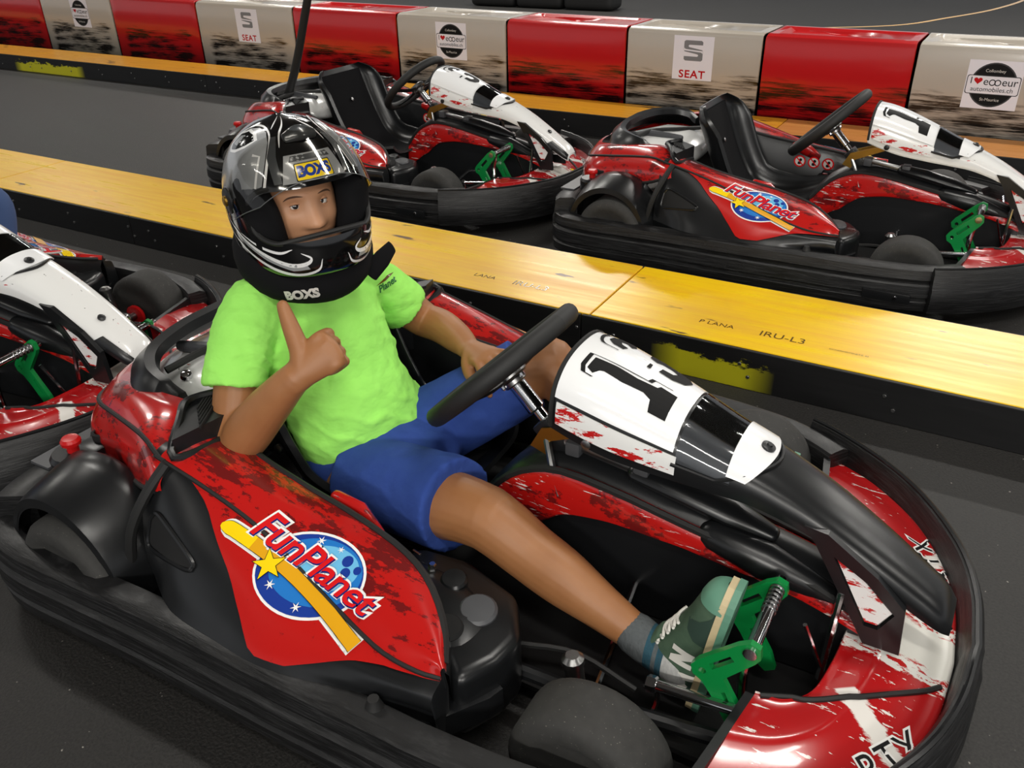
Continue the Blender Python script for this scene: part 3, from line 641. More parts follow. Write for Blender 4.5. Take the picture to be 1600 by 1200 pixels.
    # --- side pods
    for s in (-1, 1):
        mm = (lambda vf: vf) if s < 0 else mirror
        edge = list(PG[:, 0]); wall = [[p, p+V(.0, .012, -.02), V(p[0], p[1]+.02, .09)] for p in edge]; fwall = [[p, p+V(.006, 0, -.03), V(p[0], p[1], .06)] for p in PG[-1]]; bwall = [[p, V(p[0], p[1], .06)] for p in PG[0]]; low = [[p, V(p[0], p[1]+.01, .10)] for p in PG[:, -1]]
        podvf = mm(join(POD, grid(wall), grid(fwall), grid(bwall), grid(low)))
        pod = P_('side_pod', podvf, 'sat', sharp=32)
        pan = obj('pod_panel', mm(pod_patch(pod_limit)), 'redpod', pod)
        planet_sticker(s, pan, mm(POD))
        fy = (lambda L: [(p[0], p[1] if s < 0 else -p[1], p[2]) for p in L])
        obj('crease_line', tube(fy([PG[i, 18]+V(0, -.001, .0035) for i in range(2, 49, 2)]), .0042, 6), 'rub', pod)
        obj('inner_rim', tube(fy([PG[i, 0]+V(0, 0, .002) for i in range(3, 49, 2)]), .007, 6), 'rub', pod)
        # shoulder scoop: its shaded hollow is a flat black patch inside a raised rim
        o_ = V(-.40, -.545, .30); n_ = nrm(V(0, -.85, .5)); a_ = V(1, 0, 0); a_ = nrm(a_-n_*a_.dot(n_)); b_ = np.cross(n_, a_); pj = project(POD, o_+n_*.1, a_, b_, .1)
        tri = [(-.062, .022), (-.045, .038), (.0, .022), (.078, -.014), (.084, -.026), (.070, -.034), (-.02, -.036), (-.066, -.030)]
        if s < 0:
            d = Decal(pj, .012, .0012); d.add(poly_tris(tri), 'void'); sm = [pj(x, y, .002) for x, y in tri+tri[:1]]
            scoop = d.build('scoop_shade', pod); obj('scoop_rim', tube(crs([p for p in sm if p], 30), .0045, 6), 'sat', scoop); scoop_r = scoop
        else:
            m0 = mirror(mesh_vf(scoop_r.data)); scoop = obj('scoop_shade', m0, 'void', pod); obj('scoop_rim', mirror(mesh_vf(scoop_r.children[0].data)), 'sat', scoop)
        # small red tail piece by the seat
        obj('pod_inner_piece', mm(limb([(-.165, -.325, .335), (-.11, -.325, .322), (-.06, -.335, .292)], [(.014, .018), (.014, .026), (.010, .018)], (0, 1, 0), 14)), 'red', pod)
        # console at the front of the pod
        con = P_('pod_console', mm(bevelled(prism([(-.06, -.36), (-.03, -.265), (.10, -.25), (.215, -.285), (.272, -.375), (.262, -.44), (.225, -.515), (.15, -.46), (.06, -.385)], .15, frame_to((0, 0, .075), (1, 0, 0), (0, 1, 0), (0, -.0, 1))), .022, 4)), 'sat', sharp=30)
        obj('console_top', mm(limb([(-.02, -.335, .226), (.08, -.36, .222), (.16, -.40, .217), (.20, -.46, .208)], [(.035, .012), (.06, .018), (.07, .02), (.03, .012)], (0.3, 1, 0), 20)), 'sat', con)
        for nm, p, r, m_ in (('round_cap', (.098, -.322, .236), .026, 'sat'), ('oval_cap', (.175, -.362, .230), .036, 'gry'), ('cup_recess', (.150, -.425, .230), .030, 'void')): obj(nm, mm(lathe([(r, -.01), (r, .003), (r*.85, .008), (r*.2, .009)], 20, p, (.08, -.1, 1))), m_, con)
        obj('console_bolt', mm(join(lathe([(.009, 0), (.009, .01), (.006, .014)], 6, (.045, -.315, .236), (0, 0, 1)), cyl((-.02, -.287, .235), (.0, -.292, .235), .003, 6))), 'chr', con)
        obj('bumper_bracket', mm(prism([(.13, -.60), (.20, -.56), (.26, -.47), (.27, -.44), (.25, -.43), (.17, -.53), (.12, -.57)], .05, Matrix.Translation((0, 0, .11)))), 'blk', con, smooth=False)
        # rear wheel cover
        cc = V(-.68, 0, .15); arc = []
        for y, r in ((-.445, .185), (-.46, .197), (-.50, .192), (-.585, .172), (-.60, .166), (-.602, .152)):
            arc.append([(cc[0]+r*cos(q)*1.0, y, cc[2]+r*sin(q)*1.04) for q in np.linspace(-.15, pi*.98, 30)])
        arc2 = [[(p[0]*.975+cc[0]*.025, p[1], (p[2]-.15)*.955+.15) for p in r_] for r_ in arc]
        P_('wheel_cover', mm(join(grid(arc), grid(arc2))), 'sat', sharp=50)
        # red rear shoulder between pod and tail
        cs = []
        for x, yi, zi, yc, zc, yl, zl in ((-.448, -.318, .402, -.464, .408, -.500, .362), (-.48, -.315, .408, -.462, .411, -.50, .36), (-.55, -.315, .440, -.436, .420, -.475, .33), (-.64, -.310, .436, -.405, .408, -.44, .31), (-.73, -.295, .424, -.375, .392, -.41, .29), (-.82, -.255, .408, -.335, .372, -.372, .28), (-.89, -.18, .388, -.27, .350, -.305, .27), (-.925, -.08, .378, -.17, .342, -.19, .27), (-.935, 0, .375, -.10, .340, -.11, .27)):
            a, b, c_ = V(x, yi, zi), V(x-(.02 if x < -.8 else 0), yc, zc), V(x-(.03 if x < -.8 else 0), yl, zl)
            cs.append([a, a*.6+b*.4+V(0, -.004, .012), b, b*.5+c_*.5+V(-.004, -.010, .0), c_])
        CG = loftG(cs, 40, 21)
        cow = P_('rear_cowl', mm(grid(CG)), 'red', sharp=40)
        obj('crease_line', tube(fy([CG[i, 10]+V(0, -.002, .001) for i in range(3, 40, 2)]), .0048, 6), 'rub', cow)
        obj('lower_edge', tube(fy([CG[i, 20] for i in range(3, 40, 2)]), .006, 6), 'rub', cow)
        obj('pod_joint', tube(fy([(-.455, -.47, .410), (-.475, -.515, .36), (-.50, -.548, .29), (-.52, -.556, .21)]), .011, 8, 12), 'rub', cow)
        # vent beside the seat
        vent = P_('side_vent', mm(join(prism([(-.535, -.335), (-.455, -.445), (-.43, -.30), (-.50, -.25)], .14, Matrix.Translation((0, 0, .31))))), 'blk', smooth=False)
        obj('vent_rim', tube(fy([(-.430, -.315, .40), (-.445, -.455, .418), (-.50, -.385, .452), (-.535, -.33, .456), (-.50, -.26, .455)]), .009, 8, 20), 'sat', vent)
        for k in range(6): obj('slat', mm(box((-.462-.010*k, -.345+.006*k, .452), (.004, .10-.008*k, .008), .001, Matrix.Rotation(R(28), 3, 'Z'), 1)), 'void', vent)
    # emergency stop and box at the right rear corner
    sb = P_('switch_box', join(lathe([(.050, .0), (.052, .04), (.045, .05)], 20, (-.815, -.44, .258)), box((-.80, -.385, .285), (.07, .08, .05), .012)), 'sat')
    obj('stop_button', lathe([(.013, 0), (.013, .018), (.021, .022), (.022, .030), (.017, .037), (.008, .038)], 18, (-.815, -.44, .305)), 'redp', sb, label=None) if False else obj('stop_button', lathe([(.013, 0), (.013, .018), (.021, .022), (.022, .030), (.017, .037), (.008, .038)], 18, (-.815, -.44, .305)), 'redp', sb)
    obj('socket', lathe([(.022, 0), (.022, .02), (.016, .022), (.014, .005)], 16, (-.80, -.375, .305)), 'void', sb)
    # engine cover and head loop
    ec = P_('engine_cover', limb([(-.86, 0, .335), (-.70, 0, .372), (-.58, 0, .375), (-.52, 0, .35)], [(.20, .05), (.235, .055), (.235, .05), (.2, .04)], (0, 1, 0), 26), 'wht')
    obj('cover_ridge', limb([(-.84, -.09, .40), (-.70, -.10, .43), (-.56, -.10, .424)], [.014, .016, .012], n=10), 'gry', ec)
    obj('engine_hose', tube([(-.74, -.22, .42), (-.70, -.10, .438), (-.60, .02, .432), (-.55, .12, .42)], .009, 8, 16), 'rub', ec)
    obj('chrome_cap', lathe([(.014, 0), (.012, .010), (.006, .013)], 16, (-.70, -.20, .405), (.3, -.2, 1)), 'chr', ec)
    lp = [(-.615, -.300, .415), (-.66, -.305, .440), (-.73, -.285, .452), (-.80, -.215, .456), (-.835, -.10, .458), (-.84, 0, .458)]; lp = lp+[(x, -y, z) for x, y, z in lp[-2::-1]]
    LP = crs(lp, 49); G = []
    T = np.gradient(LP, axis=0)
    for p, t_ in zip(LP, T):
        o_ = nrm(V(t_[1], -t_[0], 0)); o_ = o_ if o_.dot(V(p[0]+.6, p[1], 0)) > 0 else -o_
        G.append([p+o_*a+V(0, 0, b) for a, b in ((-.036, -.014), (-.030, .008), (-.008, .013), (.026, -.016), (.040, -.066), (.028, -.066), (.0, -.034))])
    P_('head_loop', grid(G, True, True), 'sat', sharp=50)
    # --- seat
    prof = [(-.475, .565), (-.45, .50), (-.41, .40), (-.36, .29), (-.30, .205), (-.20, .165), (-.08, .175), (.03, .215)]
    PC = crs([(x, 0, z) for x, z in prof], 32); Tn = np.gradient(PC, axis=0); G = []; G2 = []
    for i, (p, t_) in enumerate(zip(PC, Tn)):
        t_ = nrm(t_); n_ = V(-t_[2], 0, t_[0]); n_ = n_ if n_[0]+n_[2] > 0 else -n_
        u = i/31; hw = .215-.075*max(0, 1-u*6)**2-.01*u; dp = (.085*min(1, u*3+.35))*(1 if u < .75 else 1-.5*(u-.75)/.25)
        sec = [(-1.03, 1.0), (-1.0, .92), (-.96, .55), (-.80, .15), (-.4, .0), (0, -.02), (.4, 0), (.80, .15), (.96, .55), (1.0, .92), (1.03, 1.0)]
        G.append([p+V(0, hw*a, 0)+n_*dp*b for a, b in sec]); G2.append([p+V(0, hw*a*1.045, 0)+n_*(dp*b-.012) for a, b in sec])
    SG = np.concatenate([loftG(G, 40, 31), loftG(G2, 40, 31)[:, ::-1]], axis=1); st = P_('seat', grid(SG, True, True), 'sat', sharp=60)
    pd = [[p+V(0, a*.155, 0)+nrm(V(.6, 0, .5))*.010 for a in np.linspace(-1, 1, 9)] for p in PC[2:30]]
    obj('seat_pad', grid(pd), 'cloth', st)
    for z_, x_ in ((.41, -.398),): obj('seat_bolt', lathe([(.010, 0), (.010, .005), (.005, .007)], 12, (x_, .0, z_), (.9, 0, .4)), 'stl', st)
    for s in (-1, 1): obj('seat_stay', tube([(-.36, s*.22, .30), (-.42, s*.25, .24), (-.48, s*.24, .12)], .010, 8, 10), 'stl', st); obj('seat_bolt', lathe([(.011, 0), (.011, .006), (.006, .009)], 10, (-.33, s*.222, .31), (0, s, .2)), 'stl', st)
    # --- centre tunnel with arched side panels
    arcx = [(-.02, .19), (.02, .245), (.07, .305), (.13, .342), (.20, .358), (.31, .347), (.42, .325), (.55, .300), (.68, .272), (.78, .235)]
    AX = crs(arcx, 40); G = []
    for (x, z) in AX:
        wd = .062-.02*max(0, x-.3); G.append([(x, -wd, .06), (x, -wd, z-.05), (x, -wd, z-.018), (x, -wd*.7, z+.008), (x, -wd*.3, z+.018), (x, 0, z+.021), (x, wd*.3, z+.018), (x, wd*.7, z+.008), (x, wd, z-.018), (x, wd, z-.05), (x, wd, .06)])
    tun = P_('centre_tunnel', grid(loftG(G, 60, 31)), 'blk', sharp=50)
    for s in (-1, 1):
        up_ = AX[3:]; G = []
        for i, (x, z) in enumerate(up_):
            wd = .066-.02*max(0, x-.3); th = float(np.interp(x, [.0, .06, .13, .2, .3, .45, .6, .78], [.10, .135, .135, .095, .068, .044, .034, .028])); z = z-.004
            G.append([(x, s*(wd-.012), z+.003), (x, s*(wd+.004), z-.002), (x, s*(wd+.010), z-th*.4), (x, s*(wd+.012), z-th*.97), (x, s*(wd-.005), z-th)])
        obj('arch_panel', grid(loftG(G, 50, 13)), 'red2', tun)
        obj('arch_rim', tube([(x, s*(.069-.02*max(0, x-.3)), z+.001) for x, z in up_[::2]], .008, 6), 'rub', tun)
    obj('tunnel_cover', limb([(.33, -.01, .372), (.42, -.01, .358), (.52, -.01, .338), (.60, -.01, .318)], [(.032, .018), (.036, .022), (.036, .022), (.02, .012)], (0, 1, 0), 16), 'sat', tun)
    obj('tunnel_bar', box((.26, -.015, .385), (.17, .022, .016), .004, Matrix.Rotation(R(8), 3, 'Y')), 'stl', tun)
    for x_ in (.345, .20): obj('tunnel_clip', box((x_, -.015, .391-.10*(x_-.2)), (.032, .045, .032), .006), 'gry', tun)
    obj('tunnel_hump', limb([(.50, -.045, .30), (.60, -.05, .285), (.72, -.045, .25)], [(.03, .03), (.036, .036), (.02, .02)], (0, 1, 0), 16), 'sat', tun)
    # --- steering
    a45 = R(46); hub = V(.023, 0, .521); ax = V(cos(a45), 0, -sin(a45)); ux = V(sin(a45), 0, cos(a45)); uy = V(0, 1, 0)
    ring = [hub+.172*(ux*cos(q)+uy*sin(q)) for q in np.arange(48)*2*pi/48]; Gt = []
    for i, q in enumerate(np.arange(48)*2*pi/48):
        r_ = ux*cos(q)+uy*sin(q); Gt.append([hub+r_*(.172+.0175*cos(p_))+ax*(.0195*sin(p_)) for p_ in np.arange(14)*2*pi/14])
    Gt.append(Gt[0]); wh = P_('steering_wheel', grid(Gt, True), 'rub')
    for q in (pi/2, -pi/2, pi): e = hub+.165*(ux*cos(q)+uy*sin(q))+ax*.006; obj('spoke', tube([hub+ax*.028, hub+(e-hub)*.5+ax*.022, e], [.016, .014, .012], 8, 8, ref=ax, flat_=.35), 'blk', wh)
    obj('wheel_hub', join(cyl(hub+ax*.012, hub+ax*.034, .038, 20), cyl(hub+ax*.034, hub+ax*.048, .026, 16)), 'stl', wh)
    for q in (0, 2.094, 4.189): c_ = hub+.027*(ux*cos(q)+uy*sin(q)); obj('hub_bolt', cyl(c_-ax*.0+ax*.008, c_+ax*.042, .006, 8), 'chr', wh)
    P_('steering_column', join(cyl(hub+ax*.04, hub+ax*.115, .019, 16), cyl(hub+ax*.10, hub+ax*.33, .0125, 14)), 'chr')
    c_ = hub+ax*.155
    P_('column_block', join(box(c_, (.045, .05, .035), .006, Matrix.Rotation(-a45, 3, 'Y')), box(hub+ax*.20, (.05, .045, .05), .008, Matrix.Rotation(-a45, 3, 'Y'))), 'blk')
    for s in (-1, 1):
        P_('steering_bracket', prism([(.105, .372), (.14, .36), (.15, .395), (.30, .462), (.30, .478), (.13, .42)], .004, frame_to((0, s*.03, 0), (1, 0, 0), (0, 0, 1), (0, -1, 0))), 'brass', smooth=False)
        P_('column_support', tube([(.135, s*.022, .40), (.17, s*.06, .35), (.19, s*.07, .30)], .008, 8, 10), 'stl')
    # --- pedals
    for s in (-1, 1):
        ped = None
        for y in (-.282, -.118):
            outl = [(.655, .300), (.650, .318), (.632, .322), (.562, .238), (.552, .222), (.556, .206), (.572, .198), (.585, .205), (.655, .288)]
            outl = [(.660, .292), (.657, .312), (.640, .318), (.620, .304), (.560, .242), (.550, .226), (.555, .208), (.572, .198), (.592, .170), (.622, .118), (.645, .10), (.662, .112), (.650, .145), (.622, .192), (.606, .220), (.652, .278)]
            holes = [circ(.642, .299, .011, 12), [(.586, .232), (.580, .242), (.612, .276), (.620, .268)], circ(.570, .222, .007, 10), [(.606, .188), (.612, .192), (.632, .152), (.626, .148)]]
            if s > 0: outl = [(x_, max(z_, .172)) for x_, z_ in outl]; holes = holes[:3]; outl = outl[:9]+[(.606, .176), (.606, .220), (.652, .278)]
            pz = -.115 if s > 0 else 0.; vf = prism(outl, .012, frame_to((0, s*-1*y if s > 0 else y, pz), (1, 0, 0), (0, 0, 1), (0, -1, 0)), holes)
            if ped is None: ped = P_('pedal', vf, 'grn', smooth=False)
            else: obj('pedal_plate', vf, 'grn', ped, smooth=False)
        rod = obj('pedal_rod', tube([(.642, s*.298, .299+pz), (.642, s*.105, .299+pz)], .0115, 14), 'chr', ped)
        obj('rod_grip', join(*[lathe([(.0125, 0), (.0135, .002), (.0125, .004)], 14, (.642, s*(.19-.011*k), .299+pz), (0, -s, 0)) for k in range(7)]), 'stl', ped)['kind'] = 'stuff'
        obj('pedal_leg', tube([(.640, s*.25, .298+pz), (.628, s*.25, .20+pz*.6), (.64, s*.25, .07)], .009, 10, 10), 'chr', ped)
        obj('pedal_spring', tube([(.70, s*.16, .27), (.735, s*.13, .16)], .004, 6), 'chr', ped)
    # --- nose floor panel
    inner = crs([(.655, -.268), (.70, -.262), (.738, -.222), (.755, -.14), (.762, -.06), (.765, 0)], 22); inner = np.vstack([inner, (inner*V(1, -1))[-2::-1]])
    outer = crs([(.61, -.550), (.72, -.488), (.825, -.385), (.888, -.275), (.927, -.150), (.940, 0)], 22); outer = np.vstack([outer, (outer*V(1, -1))[-2::-1]])
    G = []
    for (xi, yi), (xo, yo) in zip(inner, outer):
        zi = .185; zo = .150; a = V(xi, yi, zi); b = V(xo, yo, zo); k = abs(yi)/.268
        drop = a+V(0, 0, -.12)
        fold = a*.62+b*.38+V(0, 0, .008)
        G.append([drop, a+V(0, 0, -.004), a, a*.7+b*.3+V(0, 0, .010), fold, a*.4+b*.6+V(0, 0, .006), a*.15+b*.85, b, b+V(0, 0, -.06)])
    npn = P_('nose_panel', grid(loftG(G, 61, 25)), 'nose', sharp=50)
    npv = mesh_vf(npn.data)
    for s in (-1, 1):
        bv = project(npv, (0, 0, 0), (1, 0, 0), (0, 1, 0), .4)
        ln = [bv(x, s*y, .002) for x, y in crs([(.664, -.266), (.74, -.236), (.80, -.192), (.87, -.130), (.925, -.075)], 20)]
        obj('fold_line', tube([p for p in ln if p], .005, 6), 'rub', npn)
        o_ = V(.838, s*-.272*-1*-1, .1) if False else V(.874, s*.262, .1); xa = nrm(V(.072, .115, 0)) if s < 0 else nrm(V(-.072, .115, 0)); ya = V(-xa[1], xa[0], 0)
        d = Decal(project(npv, o_, xa, ya, .3), .012); d.add(text_tris('RTX', .066, .0035, .1, 1.05), 'w').add(text_tris('RTX', .066, .0, .1, 1.05), 'k'); d.build('lettering', npn)
        wg = obj('wing_intake', limb([(.63, s*.335, .150), (.68, s*.345, .150), (.735, s*.335, .152)], [(.022, .010), (.024, .012), (.010, .008)], (.7, -.7*s, 0), 12), 'blk', npn)
        obj('wing_end', prism([(.655, .268*s), (.61, .548*s), (.595, .548*s), (.64, .268*s)], .14, Matrix.Translation((0, 0, .045))), 'blk', npn, smooth=False)
        if s > 0: d = Decal(project(npv, (.893, .080, .1), (1, 0, 0), (0, 1, 0), .3), .012); d.add(poly_tris([(-.022, .010), (.016, .005), (.024, .0), (-.024, -.012)]), 'y'); d.build('yellow_flash', npn)
        # V strut between fairing and nose panel
        M4 = frame_to((0, s*.062, 0), (1, 0, 0), (0, 0, 1), (0, -s*-1, 0))
        M4 = frame_to((0, s*.066, 0), (1, 0, 0), (0, -.12*s*-1 if False else 0, 1), (0, -1, 0))
        stt = P_('nose_strut', prism([(.66, .41), (.70, .405), (.79, .345), (.842, .295), (.850, .198), (.79, .198), (.685, .375)], .014, M4, [[(.715, .364), (.785, .238), (.808, .238), (.828, .280), (.775, .330)]]), 'sat', smooth=False)
        obj('strut_insert', prism([(.72, .360), (.785, .244), (.805, .244), (.823, .280), (.773, .327)], .006, M4 @ Matrix.Translation((0, 0, .004))), 'whr', stt, smooth=False)
        P_('steering_stop', tube([(.74, s*.075, .29), (.735, s*.10, .10)], .007, 8), 'chr')
    prohib(root, 1)
    fairing(root, style, number)
    return root
k13 = build_kart('black', '13'); k13.location = (-.81, 1.31, 0)
k13['label'] = 'red and black go-kart numbered 13 with the driver in the green shirt in it'
def other(loc, style, number, label):
    k = copy_tree(k13, None, ('nose_fairing',)); k.location = loc[:3]; k.rotation_euler.z = R(loc[3]) if len(loc) > 3 else 0; k['label'] = label; fairing(k, style, number); return k
k2 = other((-.67, 3.69, 0), 'white', '1', 'empty red and black go-kart with white nose numbered 1, at right beyond the yellow curb')
k3 = other((-2.71, 3.69, 0), 'white', '3', 'empty go-kart with white nose numbered 3 and the slanting flag pole, behind the driver')
k4 = other((-2.845, 1.206, 0, 6.5), 'white', '', 'go-kart with scuffed white nose queued behind the number 13 kart at the left edge')
obj('flag_pole', tube([(-.83, -.10, .30), (-.66, -.125, .56), (-.49, -.15, .905), (-.12, -.20, 1.68)], [.024, .0225, .021, .019], 12, 20), 'rub', k3)

# ------------------------------------------------------------------ people
def hand(W, f, u, b, curls, thumb, s=1., spread=.12):
    """W wrist, f to the knuckles, u to the thumb side, b back of the hand; curls: joint angles per finger"""
    f, u, b, W = nrm(f), nrm(u), nrm(b), np.asarray(W, float); out = []
    out.append(limb([W-f*.012*s, W+f*.018*s, W+f*.045*s, W+f*.072*s, W+f*.084*s], [(.028*s, .022*s), (.029*s, .021*s), (.034*s, .018*s), (.036*s, .0155*s), (.033*s, .012*s)], u, 20))
    L = ((.040, .025, .020), (.044, .028, .021), (.041, .026, .021), (.033, .020, .018)); tips = []
    for i in range(4):
        p = W+f*(.081-.003*abs(i-1.2))*s+u*(.0275-.0185*i)*s+b*(.003-.0025*abs(i-1.3))*s; P = [p-f*.02*s, p]; a = 0
        side = u*(spread*(1.3-i)*.35)
        for l, c in zip(L[i], curls[i]):
            a += R(c); dd = nrm(f*cos(a)-b*sin(a)+side*max(0, cos(a))); p = p+dd*l*s; P.append(p)
        out.append(limb(P, [.0105*s, .0106*s, .0098*s, .0088*s, .0074*s], b, 12, 15)); tips.append((P[-1], dd))
    tk = [.0205, .0190, .0172, .0150, .0112]; out.append(limb(thumb, [x_*s for x_ in tk[-len(thumb):]], b, 14, 14))
    return out
def head_frame(C, az, pitch, roll=0):
    f = V(cos(R(az))*cos(R(pitch)), sin(R(az))*cos(R(pitch)), sin(R(pitch))); l = nrm(np.cross(V(0, 0, 1), f)); u = np.cross(f, l)
    r = R(roll); l2 = l*cos(r)+u*sin(r); u2 = -l*sin(r)+u*cos(r); return V(*C), f, l2, u2
def build_person(H, shirt, shorts, label, thumbs=True, text=True, feet=None):
    HC, hf, hl, hu = H; W3 = lambda a, b, c: HC+hf*a+hl*b+hu*c
    # body: torso, neck, arms, legs, hands fused into one skin
    lat = nrm(V(.07, .33, -.025))
    tor = [(-.31, -.05, .215), (-.335, -.048, .29), (-.375, -.042, .38), (-.42, -.032, .47), (-.455, -.024, .545), (-.478, -.018, .60), (-.487, -.018, .64)]
    trad = [(.145, .105), (.136, .105), (.136, .105), (.150, .105), (.155, .098), (.130, .080), (.075, .06)]
    P = [limb(tor, trad, lat, 28, 20), limb([(-.487, -.018, .63), (-.475, -.03, .70), tuple(HC-hf*.01-hu*.05)], [.055, .052, .055], lat, 16)]
    if thumbs:
        f = nrm(RT*.77+UP*.63+BK*.10); u = nrm(UP*.77-RT*.63); b = nrm(np.cross(f, u)); u = np.cross(b, f)
        Wr = V(-.265, -.285, .558)
        P += hand(Wr, f, u, b, ((74, 98, 62), (82, 98, 64), (86, 98, 64), (88, 98, 60)), [(-.258, -.275, .572), (-.266, -.262, .598), (-.281, -.254, .622), (-.299, -.246, .648), (-.317, -.238, .677)], 1.1)
        P.append(limb([(-.485, -.170, .60), (-.465, -.245, .50), (-.436, -.320, .375), (-.430, -.324, .356)], [.054, .050, .047, .044], (1, 0, 0), 20, 16))
        P.append(limb([(-.434, -.322, .360), (-.395, -.318, .408), (-.345, -.305, .47), (-.295, -.293, .527), (-.268, -.286, .556)], [.042, .048, .044, .036, (.031, .027)], u, 20, 18))
    else:
        Wr = V(-.16, -.19, .43); f = nrm(V(.85, .45, .15)); b = V(0, .1, 1); u = nrm(np.cross(b, f)); b = np.cross(f, u)
        P += hand(Wr, f, u, b, ((20, 40, 30),)*4, [Wr+f*.02+u*.02, Wr+f*.045+u*.04-b*.01, Wr+f*.07+u*.045-b*.02, Wr+f*.09+u*.045-b*.03], 1.)
        P.append(limb([(-.485, -.170, .60), (-.44, -.235, .51), (-.37, -.285, .42)], [.056, .051, .045], (1, 0, 0), 20, 12)); P.append(limb([(-.37, -.285, .42), (-.26, -.24, .43), tuple(Wr)], [.043, .040, .026], (0, 0, 1), 20, 12))
    # left arm to the far side of the wheel rim
    WL = V(-.172, .176, .430); f = nrm(V(.10, -.046, .012)); b = V(-.10, -.20, 1.); u = nrm(np.cross(f, b)); b = np.cross(u, f)
    P += hand(WL, f, u, b, ((26, 34, 26), (20, 38, 28), (14, 42, 30), (10, 44, 30)), [WL+f*.020+u*.012, WL+f*.040+u*.034-b*.014, WL+f*.064+u*.046-b*.028, WL+f*.085+u*.044-b*.038], 1.0, .9)
    P.append(limb([(-.435, .135, .575), (-.405, .20, .505), (-.362, .266, .425)], [.056, .051, .044], (1, 0, 0), 20, 12))
    P.append(limb([(-.368, .266, .424), (-.30, .250, .428), (-.225, .212, .428), tuple(WL)], [.042, .042, .036, (.026, .022)], u, 20, 14))
    # legs
    if thumbs: P.append(limb([(-.27, -.13, .215), (-.09, -.162, .255), (.03, -.178, .280), (.095, -.184, .283)], [.088, .080, .068, .064], (0, 1, 0), 24, 18))
    if not thumbs:
        for sy, ky in ((-1, 0), (1, .15)): P.append(limb([(.02-ky*.4, sy*(.235+ky), .40+ky*.3), (.06-ky*.4, sy*(.235+ky), .36+ky*.3), (.07-ky*.2, sy*(.22+ky*.5), .25), (.04, sy*.20, .14)], [.062, .06, .05, .036], (0, 1, 0), 24, 20))
        P.append(limb([(-.27, -.13, .215), (-.12, -.185, .31), (.02, -.235, .40)], [.088, .078, .062], (0, 1, 0), 24, 18))
    if thumbs: P.append(limb([(.085, -.184, .283), (.125, -.187, .272), (.19, -.192, .243), (.265, -.200, .218), (.35, -.21, .190), (.425, -.217, .163), (.455, -.218, .150)], [(.064, .062), (.062, .062), (.056, .060), (.052, .058), (.042, .044), (.034, .036), (.034, .036)], (0, 1, 0), 24, 28))
    P.append(limb([(-.27, .05, .22), (-.12, .155, .31), (-.03, .222, .385), (.005, .242, .403)], [.088, .080, .068, .063], (0, 1, 0), 24, 18))
    if thumbs: P.append(limb([(.005, .242, .400), (.05, .242, .365), (.15, .238, .30), (.28, .225, .235), (.40, .215, .18), (.445, .214, .155)], [.062, .061, .057, .050, .038, .034], (0, 1, 0), 24, 24))
    skin = fuse(P, .0036, 3)
    # head with a face, joined to the same body mesh
    nu_, nv_ = 72, 60; G = []
    for i in range(nv_+1):
        el = -90+180*i/nv_; row = []
        for j in range(nu_):
            az = -180+360*j/nu_; ce, se = cos(R(el)), sin(R(el)); ca, sa = cos(R(az)), sin(R(az))
            a_, b_, c_ = (.100 if ca > 0 else .100), .078, .118
            r = 1/sqrt((ce*ca/a_)**2+(ce*sa/b_)**2+(se/c_)**2)
            g = lambda a0, e0, sa_, se_: math.exp(-((az-a0)/sa_)**2-((el-e0)/se_)**2)
            r += .020*g(0, -17, 8.5, 7.5)+.008*g(0, -6, 7, 12)+.007*(g(9, -20, 6, 5)+g(-9, -20, 6, 5))-.005*g(0, -25, 8, 3)   # nose
            r += -.0105*(g(19.5, 3, 9, 7)+g(-19.5, 3, 9, 7))+.004*(g(17, 14, 14, 4)+g(-17, 14, 14, 4))          # sockets, brow
            r += .005*(g(32, -14, 14, 12)+g(-32, -14, 14, 12))+.004*g(0, -33, 16, 3)+.005*g(0, -38, 15, 3)-.004*g(0, -35.5, 18, 1.6)+.006*g(0, -52, 20, 8)
            row.append(W3(r*ce*ca-.005, r*ce*sa, r*se))
        G.append(row)
    head = grid(G, True)
    v, fcs = join(skin, head); ns = len(skin[1])
    root = obj('person', (v, fcs), ['skin', 'face'], None, sharp=0, fmat=[0]*ns+[1]*len(head[1]))
    tag(root, label, 'person')
    hb = BVHTree.FromPolygons([Vector(p) for p in head[0]], head[1])
    def onface(az, el, h):
        d_ = hf*cos(R(az))*cos(R(el))+hl*sin(R(az))*cos(R(el))+hu*sin(R(el)); o_ = W3(-.005, 0, 0); hit, n_, i_, dd = hb.ray_cast(Vector(o_+d_*.3), -Vector(d_)); return tuple(V(*hit)+d_*h) if hit else None
    for s in (-1, 1):      # image-left eye is his right (s=-1)
        c = V(*onface(s*19.5, 2.5, -.0068)); look = nrm(V(.81, -1.31, 1.35)-c)
        z = look; x = nrm(np.cross(hu, z)); y = np.cross(z, x)
        eye = lathe([(.0122*sin(q), -.0122*cos(q)) for q in np.linspace(.02, pi-.02, 14)], 18, c, z)
        e = obj('eye', eye, 'eyew', root); obj('iris', lathe([(.0062, .0108), (.0058, .0116), (.003, .01245), (.0005, .0126)], 16, c, z), 'iris', e)
        zf = nrm(hf*cos(R(s*12))+hl*sin(R(s*12))); xf = nrm(np.cross(hu, zf)); yf = np.cross(zf, xf)
